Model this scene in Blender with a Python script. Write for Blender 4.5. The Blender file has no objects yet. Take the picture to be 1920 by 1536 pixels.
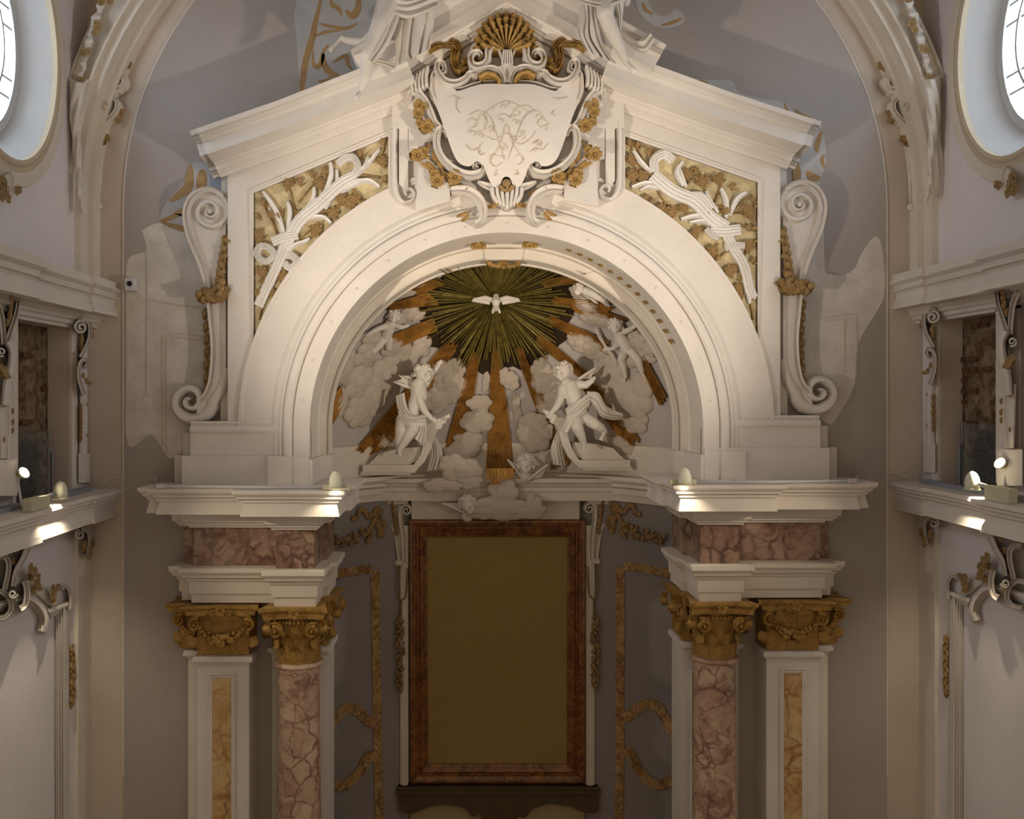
import bpy, bmesh, math, random
import numpy as np
from mathutils import Vector, Matrix, Quaternion
from mathutils.geometry import tessellate_polygon
random.seed(7)
PI = math.pi
scene = bpy.context.scene
COL = scene.collection

# ---------------------------------------------------------------- camera
F = 1700.0                      # focal length in pixels of the 1920x1536 frame
PPX, PPY = 870.0, 745.0         # principal point
CAM = Vector((-0.5435, -12.0, 8.0))
cam_data = bpy.data.cameras.new('camera')
cam_data.sensor_width = 36.0
cam_data.lens = 36.0 * F / 1920.0
cam_data.shift_x = (960 - PPX) / 1920.0
cam_data.shift_y = -(768 - PPY) / 1920.0
cam = bpy.data.objects.new('camera', cam_data)
cam.location = CAM
cam.rotation_euler = (PI / 2, 0, 0)
COL.objects.link(cam)
scene.camera = cam

# ---------------------------------------------------------------- world, lights, exposure
world = bpy.data.worlds.new('world')
scene.world = world
world.use_nodes = True
wb = world.node_tree.nodes['Background']
wb.inputs[0].default_value = (1.0, 0.76, 0.50, 1)
wb.inputs[1].default_value = 0.56
vs = scene.view_settings
vs.view_transform = 'Standard'
vs.look = 'None'
vs.gamma = 1.0
vs.exposure = 0.0
vs.use_curve_mapping = False
cy = scene.cycles
cy.max_bounces, cy.diffuse_bounces, cy.glossy_bounces, cy.transmission_bounces = 6, 3, 2, 4
cy.adaptive_threshold = 0.02
cy.caustics_reflective = cy.caustics_refractive = False


def spot(name, loc, aim, power, angle, blend, color, size=0.08):
    d = bpy.data.lights.new(name, 'SPOT')
    d.energy = power
    d.spot_size = math.radians(angle)
    d.spot_blend = blend
    d.color = color
    d.shadow_soft_size = size
    o = bpy.data.objects.new(name, d)
    o.location = loc
    o.rotation_euler = (Vector(aim) - Vector(loc)).to_track_quat('-Z', 'Y').to_euler()
    COL.objects.link(o)
    return o


WARM = (1.0, 0.86, 0.69)
# nave floodlights standing on the side cornices nearer to the viewer
spot('flood_light', (-4.85, -6.0, 7.05), (0.1, 0, 10.15), 1500, 59, 1.0, WARM, 0.10)
spot('flood_light', (4.85, -6.0, 7.05), (-0.1, 0, 10.15), 1500, 59, 1.0, WARM, 0.10)
# ---------------------------------------------------------------- pixel -> place
def P(px, py, Y):
    s = (Y - CAM.y) / F
    return Vector((CAM.x + (px - PPX) * s, Y, CAM.z - (py - PPY) * s))


XSW = 5.53                      # side walls stand at x = -XSW and +XSW


def W(px, py, off=0.0):
    """point on a side wall (left for px < 870), off metres into the room"""
    side = -1 if px < PPX else 1
    X = side * (XSW - off)
    s = (X - CAM.x) / (px - PPX)
    return Vector((X, CAM.y + s * F, CAM.z - (py - PPY) * s))


# apse: elliptical wall and half dome
AC = Vector((0.0, 0.65, 7.26))
AA, AB, AH = 2.75, 2.40, 2.76


def A(px, py, off=0.0):
    """point where the sight line meets the apse wall or half dome, off metres in front of it"""
    d = Vector(((px - PPX) / F, 1.0, -(py - PPY) / F))
    a, b, c = AA - off, AB - off, AH - off
    o = CAM - AC

    def hit(withz):
        S = [1 / a, 1 / b, 1 / c if withz else 0.0]
        ox, dx = [o[i] * S[i] for i in range(3)], [d[i] * S[i] for i in range(3)]
        A2 = sum(v * v for v in dx)
        B = sum(ox[i] * dx[i] for i in range(3))
        Cc = sum(v * v for v in ox) - 1
        D = B * B - A2 * Cc
        if D < 0:
            D = 0
        return (-B + math.sqrt(D)) / A2
    t = hit(True)
    p = CAM + d * t
    if p.z < AC.z:
        p = CAM + d * hit(False)
    return p


def AN(p):
    """unit normal into the room at an apse point"""
    v = Vector(((p.x - AC.x) / AA ** 2, (p.y - AC.y) / AB ** 2, max(0.0, (p.z - AC.z)) / AH ** 2))
    return -v.normalized()


# ---------------------------------------------------------------- mesh builder
class MB:
    def __init__(self):
        self.v, self.f = [], []

    def add(self, vs, fs):
        n = len(self.v)
        self.v += [tuple(p) for p in vs]
        self.f += [tuple(i + n for i in f) for f in fs]
        return self

    def box(self, c, size, rot=None):
        c = Vector(c)
        sx, sy, sz = [s / 2 for s in size]
        vs = [Vector((x, y, z)) for x in (-sx, sx) for y in (-sy, sy) for z in (-sz, sz)]
        if rot is not None:
            vs = [rot @ v for v in vs]
        return self.add([v + c for v in vs], [(0, 1, 3, 2), (4, 6, 7, 5), (0, 4, 5, 1), (2, 3, 7, 6), (0, 2, 6, 4), (1, 5, 7, 3)])

    def box2(self, a, b):
        a, b = Vector(a), Vector(b)
        return self.box((a + b) / 2, [abs(b[i] - a[i]) for i in range(3)])

    def prism(self, loop, vec, vec0=None):
        """closed 3D loop extruded by vec"""
        vec = Vector(vec)
        n = len(loop)
        a = [Vector(p) for p in loop]
        b = [p + vec for p in a]
        fs = [(i, (i + 1) % n, n + (i + 1) % n, n + i) for i in range(n)]
        return self.add(a + b, fs + [tuple(range(n)), tuple(range(2 * n - 1, n - 1, -1))])

    def prism2(self, la, lb):
        n = len(la)
        fs = [(i, (i + 1) % n, n + (i + 1) % n, n + i) for i in range(n)]
        return self.add(list(la) + list(lb), fs + [tuple(range(n)), tuple(range(2 * n - 1, n - 1, -1))])

    def holed(self, loops, vec):
        """polygon with holes (3D loops, first is the outline), extruded by vec"""
        vec = Vector(vec)
        pts = [Vector(p) for lp in loops for p in lp]
        tris = tessellate_polygon([[Vector(p) for p in lp] for lp in loops])
        n = len(pts)
        fs = [tuple(t) for t in tris] + [tuple(n + i for i in reversed(t)) for t in tris]
        k = 0
        for lp in loops:
            m = len(lp)
            fs += [(k + i, k + (i + 1) % m, n + k + (i + 1) % m, n + k + i) for i in range(m)]
            k += m
        return self.add(pts + [p + vec for p in pts], fs)

    def grid(self, rows, closed=False, caps=False):
        """rows of points -> quads; closed joins the last column to the first"""
        m = len(rows[0])
        vs = [p for r in rows for p in r]
        fs = []
        for i in range(len(rows) - 1):
            for j in range(m if closed else m - 1):
                k = (j + 1) % m
                fs.append((i * m + j, i * m + k, (i + 1) * m + k, (i + 1) * m + j))
        if caps:
            fs.append(tuple(range(m - 1, -1, -1)))
            fs.append(tuple((len(rows) - 1) * m + j for j in range(m)))
        return self.add(vs, fs)

    def ell(self, c, r, rot=None, seg=12, rings=8):
        c = Vector(c)
        if not hasattr(r, '__len__'):
            r = (r, r, r)
        rows = []
        for i in range(rings + 1):
            t = PI * i / rings
            rr = max(math.sin(t), 0.02)
            row = []
            for j in range(seg):
                a = 2 * PI * j / seg
                v = Vector((r[0] * rr * math.cos(a), r[1] * rr * math.sin(a), r[2] * math.cos(t)))
                if rot is not None:
                    v = rot @ v
                row.append(c + v)
            rows.append(row)
        return self.grid(rows, True, True)

    def tube(self, pts, rad, seg=8, caps=True, flat=1.0, up=None):
        pts = [Vector(p) for p in pts]
        if not hasattr(rad, '__len__'):
            rad = [rad] * len(pts)
        rows = []
        prev = None
        for i, p in enumerate(pts):
            t = (pts[min(i + 1, len(pts) - 1)] - pts[max(i - 1, 0)])
            if t.length < 1e-9:
                t = Vector((0, 0, 1))
            t.normalize()
            if prev is None:
                ref = Vector(up) if up is not None else (Vector((0, 1, 0)) if abs(t.y) < .9 else Vector((1, 0, 0)))
            else:
                ref = prev
            n = (ref - t * ref.dot(t))
            if n.length < 1e-6:
                n = t.orthogonal()
            n.normalize()
            prev = n
            b = t.cross(n)
            rows.append([p + (b * math.cos(2 * PI * j / seg) + n * flat * math.sin(2 * PI * j / seg)) * rad[i] for j in range(seg)])
        return self.grid(rows, True, caps)

    def capsule(self, a, b, ra, rb, seg=12):
        """tapered limb with round ends"""
        a, b = Vector(a), Vector(b)
        d = b - a
        L = d.length
        if L < 1e-6:
            return self.ell(a, ra)
        d /= L
        pts, rad = [], []
        for k in range(5):
            t = PI / 2 * k / 4
            pts.append(a - d * ra * math.cos(t))
            rad.append(max(ra * math.sin(t), ra * .05))
        for k in range(4, -1, -1):
            t = PI / 2 * k / 4
            pts.append(b + d * rb * math.cos(t))
            rad.append(max(rb * math.sin(t), rb * .05))
        return self.tube(pts, rad, seg)

    def lathe(self, c, prof, seg=24, axis='Z'):
        c = Vector(c)
        rows = []
        for r, z in prof:
            row = []
            for j in range(seg):
                a = 2 * PI * j / seg
                v = Vector((r * math.cos(a), r * math.sin(a), z))
                if axis == 'Y':
                    v = Vector((v.x, v.z, v.y))
                row.append(c + v)
            rows.append(row)
        return self.grid(rows, True, True)

    def mould(self, path, prof, mapper, closed=False, caps=True):
        """2D path swept with a profile [(offset to the left, w)], mitred; mapper(u, v, w) -> 3D"""
        n = len(path)
        path = [Vector((p[0], p[1])) for p in path]
        rows = []
        for i, p in enumerate(path):
            if closed:
                a, b = path[i - 1], path[(i + 1) % n]
            else:
                a, b = path[max(i - 1, 0)], path[min(i + 1, n - 1)]
            d1 = (p - a).normalized() if (p - a).length > 1e-9 else None
            d2 = (b - p).normalized() if (b - p).length > 1e-9 else None
            d1 = d1 if d1 is not None else d2
            d2 = d2 if d2 is not None else d1
            n1, n2 = Vector((-d1.y, d1.x)), Vector((-d2.y, d2.x))
            m = n1 + n2
            m = m / max(m.dot(n1), 0.25) if m.length > 1e-6 else n1
            rows.append([mapper(p.x + m.x * o, p.y + m.y * o, w) for o, w in prof])
        if closed:
            rows.append(rows[0])
        m = len(prof)
        vs = [q for r in rows for q in r]
        fs = []
        for i in range(len(rows) - 1):
            for j in range(m - 1):
                fs.append((i * m + j, i * m + j + 1, (i + 1) * m + j + 1, (i + 1) * m + j))
        if caps and not closed:
            fs += [tuple(range(m)), tuple((len(rows) - 1) * m + j for j in range(m - 1, -1, -1))]
        return self.add(vs, fs)

    def mesh(self, name, smooth=False, recalc=True):
        me = bpy.data.meshes.new(name)
        me.from_pydata([tuple(p) for p in self.v], [], self.f)
        bm = bmesh.new()
        bm.from_mesh(me)
        bmesh.ops.remove_doubles(bm, verts=bm.verts, dist=1e-5)
        if recalc:
            bmesh.ops.recalc_face_normals(bm, faces=bm.faces)
        bm.to_mesh(me)
        bm.free()
        if smooth is not False:
            me.shade_smooth()
            if smooth is not True:
                me.set_sharp_from_angle(angle=math.radians(smooth))
        me.validate()
        return me


def wloc(o):
    p, v = o, Vector((0, 0, 0))
    while p is not None:
        if p.type == 'EMPTY':
            v = v + p.location
        p = p.parent
    return v


def place(name, me, mat=None, parent=None, M=None, label=None, cat=None, group=None, kind=None):
    o = bpy.data.objects.new(name, me)
    COL.objects.link(o)
    if mat is not None and len(me.materials) == 0:
        me.materials.append(mat)
    if parent is not None:
        o.parent = parent
        if parent.type == 'EMPTY':
            o.matrix_parent_inverse = Matrix.Translation(-wloc(parent))
        else:
            o.matrix_parent_inverse = parent.matrix_basis.inverted()
    if M is not None:
        o.matrix_basis = M
    tag(o, label, cat, group, kind)
    return o


def tag(o, label=None, cat=None, group=None, kind=None):
    for k, v in (('label', label), ('category', cat), ('group', group), ('kind', kind)):
        if v:
            o[k] = v
    return o


def build(name, mb, mat, parent=None, smooth=False, **kw):
    return place(name, mb.mesh(name, smooth), mat, parent, **kw)


def thing(name, label, cat, loc=(0, 0, 0), group=None):
    o = bpy.data.objects.new(name, None)
    o.empty_display_size = 0.1
    o.location = loc
    COL.objects.link(o)
    return tag(o, label, cat, group)


def remesh(o, voxel, smooth=4, factor=0.5):
    m = o.modifiers.new('union', 'REMESH')
    m.mode = 'VOXEL'
    m.voxel_size = voxel
    m.use_smooth_shade = True
    if smooth:
        s = o.modifiers.new('soften', 'SMOOTH')
        s.factor = factor
        s.iterations = smooth
    return o


XY = lambda u, v, w: (u, v, w)                     # plan path, profile height w


def XZ(Y0):
    return lambda u, v, w: (u, Y0 - w, v)          # facade path, profile stands w in front of Y0


def pts(lst, Y):
    return [P(x, y, Y) for x, y in lst]


def p2(lst, Y):
    return [(P(x, y, Y).x, P(x, y, Y).z) for x, y in lst]


def bez(ctrl, n=8):
    """smooth Catmull-Rom curve through the given points (any dimension)"""
    c = [Vector(q) for q in ctrl]
    out = []
    for i in range(len(c) - 1):
        p0, p1, p2_, p3 = c[max(i - 1, 0)], c[i], c[i + 1], c[min(i + 2, len(c) - 1)]
        for k in range(n):
            t = k / n
            out.append(0.5 * ((2 * p1) + (p2_ - p0) * t + (2 * p0 - 5 * p1 + 4 * p2_ - p3) * t * t + (3 * p1 - p0 - 3 * p2_ + p3) * t ** 3))
    out.append(c[-1])
    return out


def spiral(cx, cy, r0, r1, a0, turns, n=28):
    """2D spiral from radius r0 at angle a0 (degrees) inwards to r1"""
    out = []
    for i in range(n + 1):
        t = i / n
        r = r0 + (r1 - r0) * t ** .85
        a = math.radians(a0) + turns * 2 * PI * t
        out.append((cx + r * math.cos(a), cy + r * math.sin(a)))
    return out
# ---------------------------------------------------------------- materials
class Mat:
    def __init__(self, name, rough=0.75, spec=0.25):
        self.m = bpy.data.materials.new(name)
        self.m.use_nodes = True
        self.nt = self.m.node_tree
        self.b = self.nt.nodes['Principled BSDF']
        self.b.inputs['Roughness'].default_value = rough
        self.b.inputs['Specular IOR Level'].default_value = spec
        self.tc = self.nt.nodes.new('ShaderNodeTexCoord')
        self.co = self.tc.outputs['Object']

    def n(self, t, **kw):
        o = self.nt.nodes.new(t)
        for k, v in kw.items():
            setattr(o, k, v)
        return o

    def l(self, a, b):
        self.nt.links.new(a, b)

    def noise(self, scale, detail=5, rough=.6, dist=0.0, vec=None):
        o = self.n('ShaderNodeTexNoise')
        o.inputs['Scale'].default_value = scale
        o.inputs['Detail'].default_value = detail
        o.inputs['Roughness'].default_value = rough
        o.inputs['Distortion'].default_value = dist
        self.l(vec or self.co, o.inputs['Vector'])
        return o.outputs['Fac']

    def ramp(self, fac, stops):
        o = self.n('ShaderNodeValToRGB')
        e = o.color_ramp.elements
        e[0].position, e[0].color = stops[0][0], (*stops[0][1], 1)
        e[1].position, e[1].color = stops[-1][0], (*stops[-1][1], 1)
        for p, c in stops[1:-1]:
            k = e.new(p)
            k.color = (*c, 1)
        self.l(fac, o.inputs[0])
        return o.outputs[0]

    def mix(self, fac, a, b, mode='MIX'):
        o = self.n('ShaderNodeMix', data_type='RGBA', blend_type=mode)
        for s, v in ((0, fac), (6, a), (7, b)):
            if isinstance(v, (int, float)):
                o.inputs[s].default_value = v
            elif isinstance(v, tuple):
                o.inputs[s].default_value = (*v, 1)
            else:
                self.l(v, o.inputs[s])
        return o.outputs[2]

    def math(self, op, a, b=0.0):
        o = self.n('ShaderNodeMath', operation=op)
        for s, v in ((0, a), (1, b)):
            if isinstance(v, (int, float)):
                o.inputs[s].default_value = v
            else:
                self.l(v, o.inputs[s])
        return o.outputs[0]

    def color(self, c):
        if isinstance(c, tuple):
            self.b.inputs['Base Color'].default_value = (*c, 1)
        else:
            self.l(c, self.b.inputs['Base Color'])
        return self

    def bump(self, fac, strength=.2, dist=.01):
        o = self.n('ShaderNodeBump')
        o.inputs['Strength'].default_value = strength
        o.inputs['Distance'].default_value = dist
        self.l(fac, o.inputs['Height'])
        self.l(o.outputs[0], self.b.inputs['Normal'])
        return self


def plaster(name, c, var=.10, scale=1.6, rough=.8, bump=.15, stain=None):
    k = Mat(name, rough, .2)
    a = tuple(v * (1 - var) for v in c)
    b = tuple(min(1, v * (1 + var * .7)) for v in c)
    f = k.noise(scale, 6, .62)
    col = k.ramp(f, [(.35, a), (.65, b)])
    g = k.noise(scale * 14, 3, .6)
    col = k.mix(.12, col, k.ramp(g, [(.3, tuple(v * .75 for v in c)), (.7, b)]))
    if stain:
        s = k.noise(scale * .55, 4, .7, .6)
        col = k.mix(k.math('MULTIPLY', k.ramp(s, [(.5, (0, 0, 0)), (.7, (1, 1, 1))]), .5), col, stain)
    k.color(col)
    k.bump(k.noise(38, 4), bump, .006)
    return k.m


def marble(name, base, mid, vein, scale=3.0, cell=4.0, rough=.28, seed=0.0, ew=.07):
    k = Mat(name, rough, .4)
    mp = k.n('ShaderNodeMapping')
    mp.inputs['Location'].default_value = (seed, seed * .7, seed * 1.3)
    k.l(k.co, mp.inputs[0])
    wn = k.n('ShaderNodeTexNoise')
    wn.inputs['Scale'].default_value = scale * 1.2
    wn.inputs['Detail'].default_value = 4
    k.l(mp.outputs[0], wn.inputs['Vector'])
    warp = k.mix(.42, mp.outputs[0], wn.outputs['Color'], 'ADD')
    v = k.n('ShaderNodeTexVoronoi', feature='DISTANCE_TO_EDGE')
    v.inputs['Scale'].default_value = cell
    k.l(warp, v.inputs['Vector'])
    cells = k.n('ShaderNodeTexVoronoi')
    cells.inputs['Scale'].default_value = cell
    k.l(warp, cells.inputs['Vector'])
    f = k.noise(scale, 7, .68, 1.2, warp)
    col = k.ramp(f, [(.33, vein), (.44, mid), (.54, base), (.72, tuple(min(1, c * 1.15) for c in base))])
    f2 = k.noise(scale * 3.1, 6, .7, 2.0, warp)
    col = k.mix(k.ramp(f2, [(.30, (.75, .75, .75)), (.42, (0, 0, 0))]), col, vein)
    sep = k.n('ShaderNodeSeparateColor')
    k.l(cells.outputs['Color'], sep.inputs[0])
    col = k.mix(k.math('MULTIPLY', sep.outputs[0], .5), col, mid)
    edge = k.ramp(v.outputs['Distance'], [(.0, (1, 1, 1)), (ew, (0, 0, 0))])
    col = k.mix(k.math('MULTIPLY', edge, k.ramp(k.noise(scale * .9, 4, .7), [(.36, (0, 0, 0)), (.6, (.9, .9, .9))])), col, vein)
    k.color(col)
    return k.m


def gilt(name, c, dark, rough=.5, metal=.25, scale=9, bump=.35):
    k = Mat(name, rough, .4)
    f = k.noise(scale, 6, .7, .4)
    k.color(k.ramp(f, [(.30, dark), (.52, c), (.75, tuple(min(1, v * 1.25) for v in c))]))
    k.b.inputs['Metallic'].default_value = metal
    k.bump(k.noise(45, 4), bump, .008)
    return k.m


M_WHITE = plaster('white_stucco', (.72, .67, .62), .07, 1.3)
M_CREAM = plaster('cream_stucco', (.72, .66, .58), .08, 1.2)
M_BEIGE = plaster('beige_plaster', (.58, .495, .42), .09, .8)
M_GREY = plaster('grey_lunette_plaster', (.40, .36, .333), .06, .7)
M_OLD = plaster('old_mottled_plaster', (.66, .62, .57), .15, 2.6, stain=(.52, .47, .41))
M_LILAC = plaster('lilac_grey_plaster', (.78, .745, .755), .05, .9)
M_APSE = plaster('apse_grey_plaster', (.32, .295, .28), .06, .9)
M_CLOUD = plaster('cloud_stucco', (.55, .475, .40), .06, 2.0)
M_STATUE = plaster('statue_stucco', (.70, .65, .59), .10, 3.0, rough=.6)
M_SAND = plaster('sand_ground', (.60, .50, .30), .25, 9.0, bump=.5)
M_WRIB = plaster('ribbon_white', (.80, .77, .74), .06, 4.0)
M_GOLD = gilt('gilding', (.40, .245, .075), (.15, .085, .028))
M_OCHRE = gilt('ochre_flowers', (.34, .215, .085), (.13, .08, .04), .7, .05)
M_OLDGOLD = gilt('capital_gilding', (.40, .235, .06), (.16, .085, .02), .5, .2)
M_SUN = gilt('sunburst_gold', (.25, .195, .05), (.09, .065, .015), .42, .3)
M_SUNBACK = plaster('sunburst_ground', (.035, .022, .012), .2, 4)
M_RAY = gilt('ray_wood', (.42, .215, .045), (.17, .075, .015), .6, .1, 5)
M_PINK = marble('pink_breccia', (.64, .49, .35), (.42, .265, .185), (.14, .055, .05), 2.3, 3.6)
M_FRIEZE = marble('frieze_breccia', (.42, .30, .225), (.27, .155, .11), (.065, .03, .022), 2.6, 4.4, seed=3, ew=.16)
M_SIENA = marble('siena_marble', (.66, .48, .25), (.52, .31, .12), (.27, .12, .05), 2.2, 2.6, seed=5)
M_REDM = marble('frame_red_marble', (.30, .13, .035), (.17, .06, .018), (.07, .02, .01), 4.0, 6.0, seed=2, ew=.12)
M_BANDM = marble('band_breccia', (.56, .38, .18), (.44, .26, .11), (.12, .05, .02), 4.0, 8.5, seed=9, ew=.14)
M_CANVAS = plaster('bare_canvas', (.34, .235, .085), .05, 5, rough=.9)
M_DARKWOOD = plaster('dark_wood', (.11, .075, .045), .2, 4)
M_GLASSLAMP = plaster('lamp_shell', (.66, .66, .52), .02, 4, rough=.35, bump=0.0)
M_BOX = plaster('junction_box', (.55, .53, .38), .04, 4, rough=.5, bump=0.0)
M_METAL = plaster('grey_metal', (.30, .32, .36), .05, 4, rough=.4, bump=0.0)
M_CABLE = plaster('white_cable', (.62, .61, .62), .03, 4, rough=.5, bump=0.0)
M_BLACK = plaster('black_plastic', (.02, .02, .022), .1, 4, rough=.3, bump=0.0)
M_WINFRAME = plaster('window_frame_paint', (.62, .64, .66), .04, 4, rough=.5)
M_REVEAL = plaster('window_reveal', (.70, .72, .74), .05, 1.5)
M_YMOULD = plaster('yellow_moulding', (.60, .51, .37), .08, 2)
M_FRESCO = plaster('fresco_ochre', (.42, .27, .13), .15, 5)
M_FRESCOG = plaster('fresco_grey', (.50, .49, .49), .12, 4)
M_BLUE = plaster('fresco_blue', (.34, .39, .46), .12, 5)
M_BRICK = plaster('old_brick', (.15, .07, .042), .3, 6, bump=.6)
M_FLOOR = plaster('floor_stone', (.30, .24, .18), .15, 1)


def emitter(name, c, s):
    k = Mat(name)
    k.b.inputs['Base Color'].default_value = (*c, 1)
    k.b.inputs['Emission Color'].default_value = (*c, 1)
    k.b.inputs['Emission Strength'].default_value = s
    return k.m


M_PANE = emitter('daylit_window_glass', (.80, .90, 1.0), 7.5)
M_LENS = emitter('lamp_lens', (1.0, .84, .60), 7.0)


def rubble():
    k = Mat('rubble_mortar', .95, .1)
    f = k.noise(5.5, 8, .7, .8)
    c = k.ramp(f, [(.32, (.05, .03, .018)), (.45, (.17, .12, .075)), (.56, (.32, .25, .17)), (.7, (.42, .36, .28))])
    g = k.noise(2.2, 3)
    k.color(k.mix(k.math('MULTIPLY', g, .8), c, k.mix(.5, c, (.30, .15, .07))))
    k.bump(f, .9, .05)
    return k.m


M_RUBBLE = rubble()


def glass():
    k = Mat('parapet_glass', .05, .5)
    k.b.inputs['Base Color'].default_value = (.90, .95, .93, 1)
    k.b.inputs['Transmission Weight'].default_value = .92
    k.b.inputs['IOR'].default_value = 1.04
    return k.m


M_GLASS = glass()
# ================================================================ the setting
ZC = 7.59                        # centre height of the great arch
RA = 2.523                       # its radius


def arc2(a, b, z0, n=40, t0=0.0, t1=180.0):
    """points of an elliptical arc from the left (180 deg) to the right (0 deg)"""
    return [(a * math.cos(math.radians(t1 + (t0 - t1) * i / n)), z0 + b * math.sin(math.radians(t1 + (t0 - t1) * i / n))) for i in range(n + 1)]


def wall_outline(hw, zs, b, top=None):
    hole = [(-2.6, 0.0), (-2.6, ZC)] + arc2(2.6, 2.6, ZC, 32)[1:-1] + [(2.6, ZC), (2.6, 0.0)]
    if top is None:
        out = [(hw, 0.0), (hw, zs)] + list(reversed(arc2(hw, b, zs, 40)))[1:-1] + [(-hw, zs), (-hw, 0.0)]
    else:
        out = [(hw, 0.0), (hw, top), (-hw, top), (-hw, 0.0)]
    return hole + out


mb = MB()
mb.prism([(x, 0.0, z) for x, z in wall_outline(6.2, 0, 0, 16.2)], (0, .05, 0))
wall_back = build('wall_back', mb, M_BEIGE, kind='structure', label='beige plastered end wall behind the great arch')
mb = MB()
mb.prism([(x, -.014, z) for x, z in wall_outline(5.047, 10.5, 4.73)], (0, .013, 0))
build('painted_field', mb, M_GREY, wall_back, label='grey painted lunette field')
mb = MB()
edge = [(-5.047, 3.0), (-5.047, 10.5)] + arc2(5.047, 4.73, 10.5, 48)[1:-1] + [(5.047, 10.5), (5.047, 3.0)]
mb.mould(edge, [(-.006, .0), (-.006, .022), (.008, .022), (.008, 0)], XZ(0.0))
build('edge_line', mb, M_WHITE, wall_back)


def patch(poly, mat, name='plaster_patch', y=-.014, t=.004, n=4):
    q = bez(poly + [poly[0]], n)[:-1] if n > 1 else poly
    m = MB()
    m.prism([P(a, b, y) for a, b in q], (0, -t, 0))
    return build(name, m, mat, wall_back)


def stroke(ctrl, w, mat, name='fresco_scroll', y=-.018, n=6):
    """painted band of varying width"""
    c = bez(ctrl, n)
    k = len(c)
    L, R = [], []
    for i, p in enumerate(c):
        d = c[min(i + 1, k - 1)] - c[max(i - 1, 0)]
        d = d.normalized() if d.length > 1e-6 else Vector((1, 0))
        nn = Vector((-d.y, d.x))
        ww = w * (.25 + .75 * math.sin(PI * (i + .5) / (k))) * .5
        L.append(p + nn * ww)
        R.append(p - nn * ww)
    m = MB()
    m.prism([P(a.x, a.y, y) for a in L + R[::-1]], (0, -.003, 0))
    return build(name, m, mat, wall_back)


# old plaster bared on the end wall, with the painted scrollwork that is left
patch([(266, 432), (300, 418), (352, 428), (400, 440), (420, 560), (415, 740), (330, 860), (285, 815), (240, 835), (237, 700), (237, 560), (240, 487), (274, 470)], M_OLD)
patch([(297, 415), (312, 380), (345, 340), (362, 305), (395, 312), (425, 345), (425, 420), (352, 432), (330, 424)], M_FRESCOG, y=-.0185)
stroke([(300, 414), (322, 408), (338, 398), (352, 398), (353, 428), (325, 424), (304, 416)], 14, M_FRESCO, y=-.0225)
stroke([(318, 378), (335, 366), (352, 352), (356, 330), (358, 310)], 18, M_FRESCO, y=-.0225)
stroke([(342, 398), (348, 385), (356, 372), (368, 366)], 8, M_FRESCO, y=-.0225)
stroke([(380, 318), (378, 340), (374, 362)], 20, M_FRESCO, y=-.0225)
patch([(392, 326), (424, 330), (424, 366), (396, 362)], M_BLUE, y=-.0225, n=1)
stroke([(246, 838), (262, 820), (282, 814), (300, 822), (316, 850)], 2.0, M_BEIGE, 'plaster_joint', y=-.0225)
for ln in ([(311, 850), (311, 640), (330, 632), (400, 640)], [(304, 850), (304, 632), (330, 625), (400, 632)], [(274, 470), (275, 560), (274, 745)], [(276, 560), (330, 572), (400, 578)]):
    stroke(ln, 2.2, M_BEIGE, 'plaster_joint', y=-.0225, n=1)
patch([(1500, 380), (1540, 396), (1546, 500), (1556, 514), (1580, 516), (1602, 504), (1614, 478), (1640, 444), (1655, 470), (1658, 552), (1640, 590), (1608, 648), (1602, 720), (1576, 772), (1548, 792), (1500, 700)], M_OLD)
patch([(1500, 240), (1538, 248), (1546, 262), (1549, 305), (1541, 330), (1536, 345), (1541, 380), (1538, 430), (1500, 420)], M_FRESCOG, y=-.0185)
stroke([(1541, 247), (1535, 262), (1531, 276), (1533, 285)], 11, M_FRESCO, y=-.0225)
stroke([(1512, 322), (1524, 333), (1538, 334)], 15, M_FRESCO, y=-.0225)
stroke([(1546, 290), (1541, 300), (1546, 316)], 7, M_FRESCO, y=-.0225)
stroke([(1494, 310), (1494, 345)], 16, M_FRESCO, y=-.0225)
for ln in ([(1548, 594), (1606, 588), (1608, 650), (1606, 740)], [(1548, 601), (1584, 598), (1584, 700)]):
    stroke(ln, 2.2, M_BEIGE, 'plaster_joint', y=-.0225, n=1)
patch([(562, -20), (552, 30), (556, 70), (562, 160), (570, 185), (760, 110), (760, -20)], M_FRESCOG, y=-.0145)
stroke([(604, -10), (592, 40), (583, 80), (572, 120), (566, 165), (567, 178)], 13, M_FRESCO)
stroke([(598, 44), (622, 50), (650, 53), (670, 44)], 7, M_FRESCO)
stroke([(590, 68), (612, 60), (640, 57)], 6, M_FRESCO)
stroke([(588, 96), (587, 118), (596, 126), (604, 110), (606, 98), (616, 84)], 9, M_FRESCO)
stroke([(606, 100), (608, 122), (620, 136), (636, 142)], 12, M_FRESCO)
stroke([(624, 118), (640, 108), (650, 106), (652, 120), (660, 130)], 9, M_FRESCO)
stroke([(622, -8), (622, 8), (636, 18), (640, 30)], 9, M_FRESCO)
stroke([(672, -8), (671, 15), (662, 30), (648, 20)], 14, M_FRESCO)
stroke([(596, 152), (612, 152), (622, 142)], 8, M_FRESCO)
patch([(1190, -20), (1196, 20), (1222, 46), (1252, 52), (1280, 44), (1282, 28), (1268, 18), (1250, 30), (1226, 24), (1206, -20)], M_FRESCOG, y=-.0145)
stroke([(1205, 4), (1210, 18), (1224, 27)], 7, M_FRESCO)
stroke([(1240, 48), (1262, 42), (1280, 34)], 7, M_FRESCO)
patch([(1296, 146), (1330, 150), (1372, 152), (1384, 172), (1420, 184), (1466, 192), (1492, 212), (1520, 222), (1536, 240), (1400, 205)], M_FRESCOG, y=-.0145)
stroke([(1310, 150), (1326, 158), (1322, 170)], 6, M_FRESCO)
stroke([(1470, 194), (1476, 206), (1478, 214)], 6, M_FRESCO)
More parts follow.
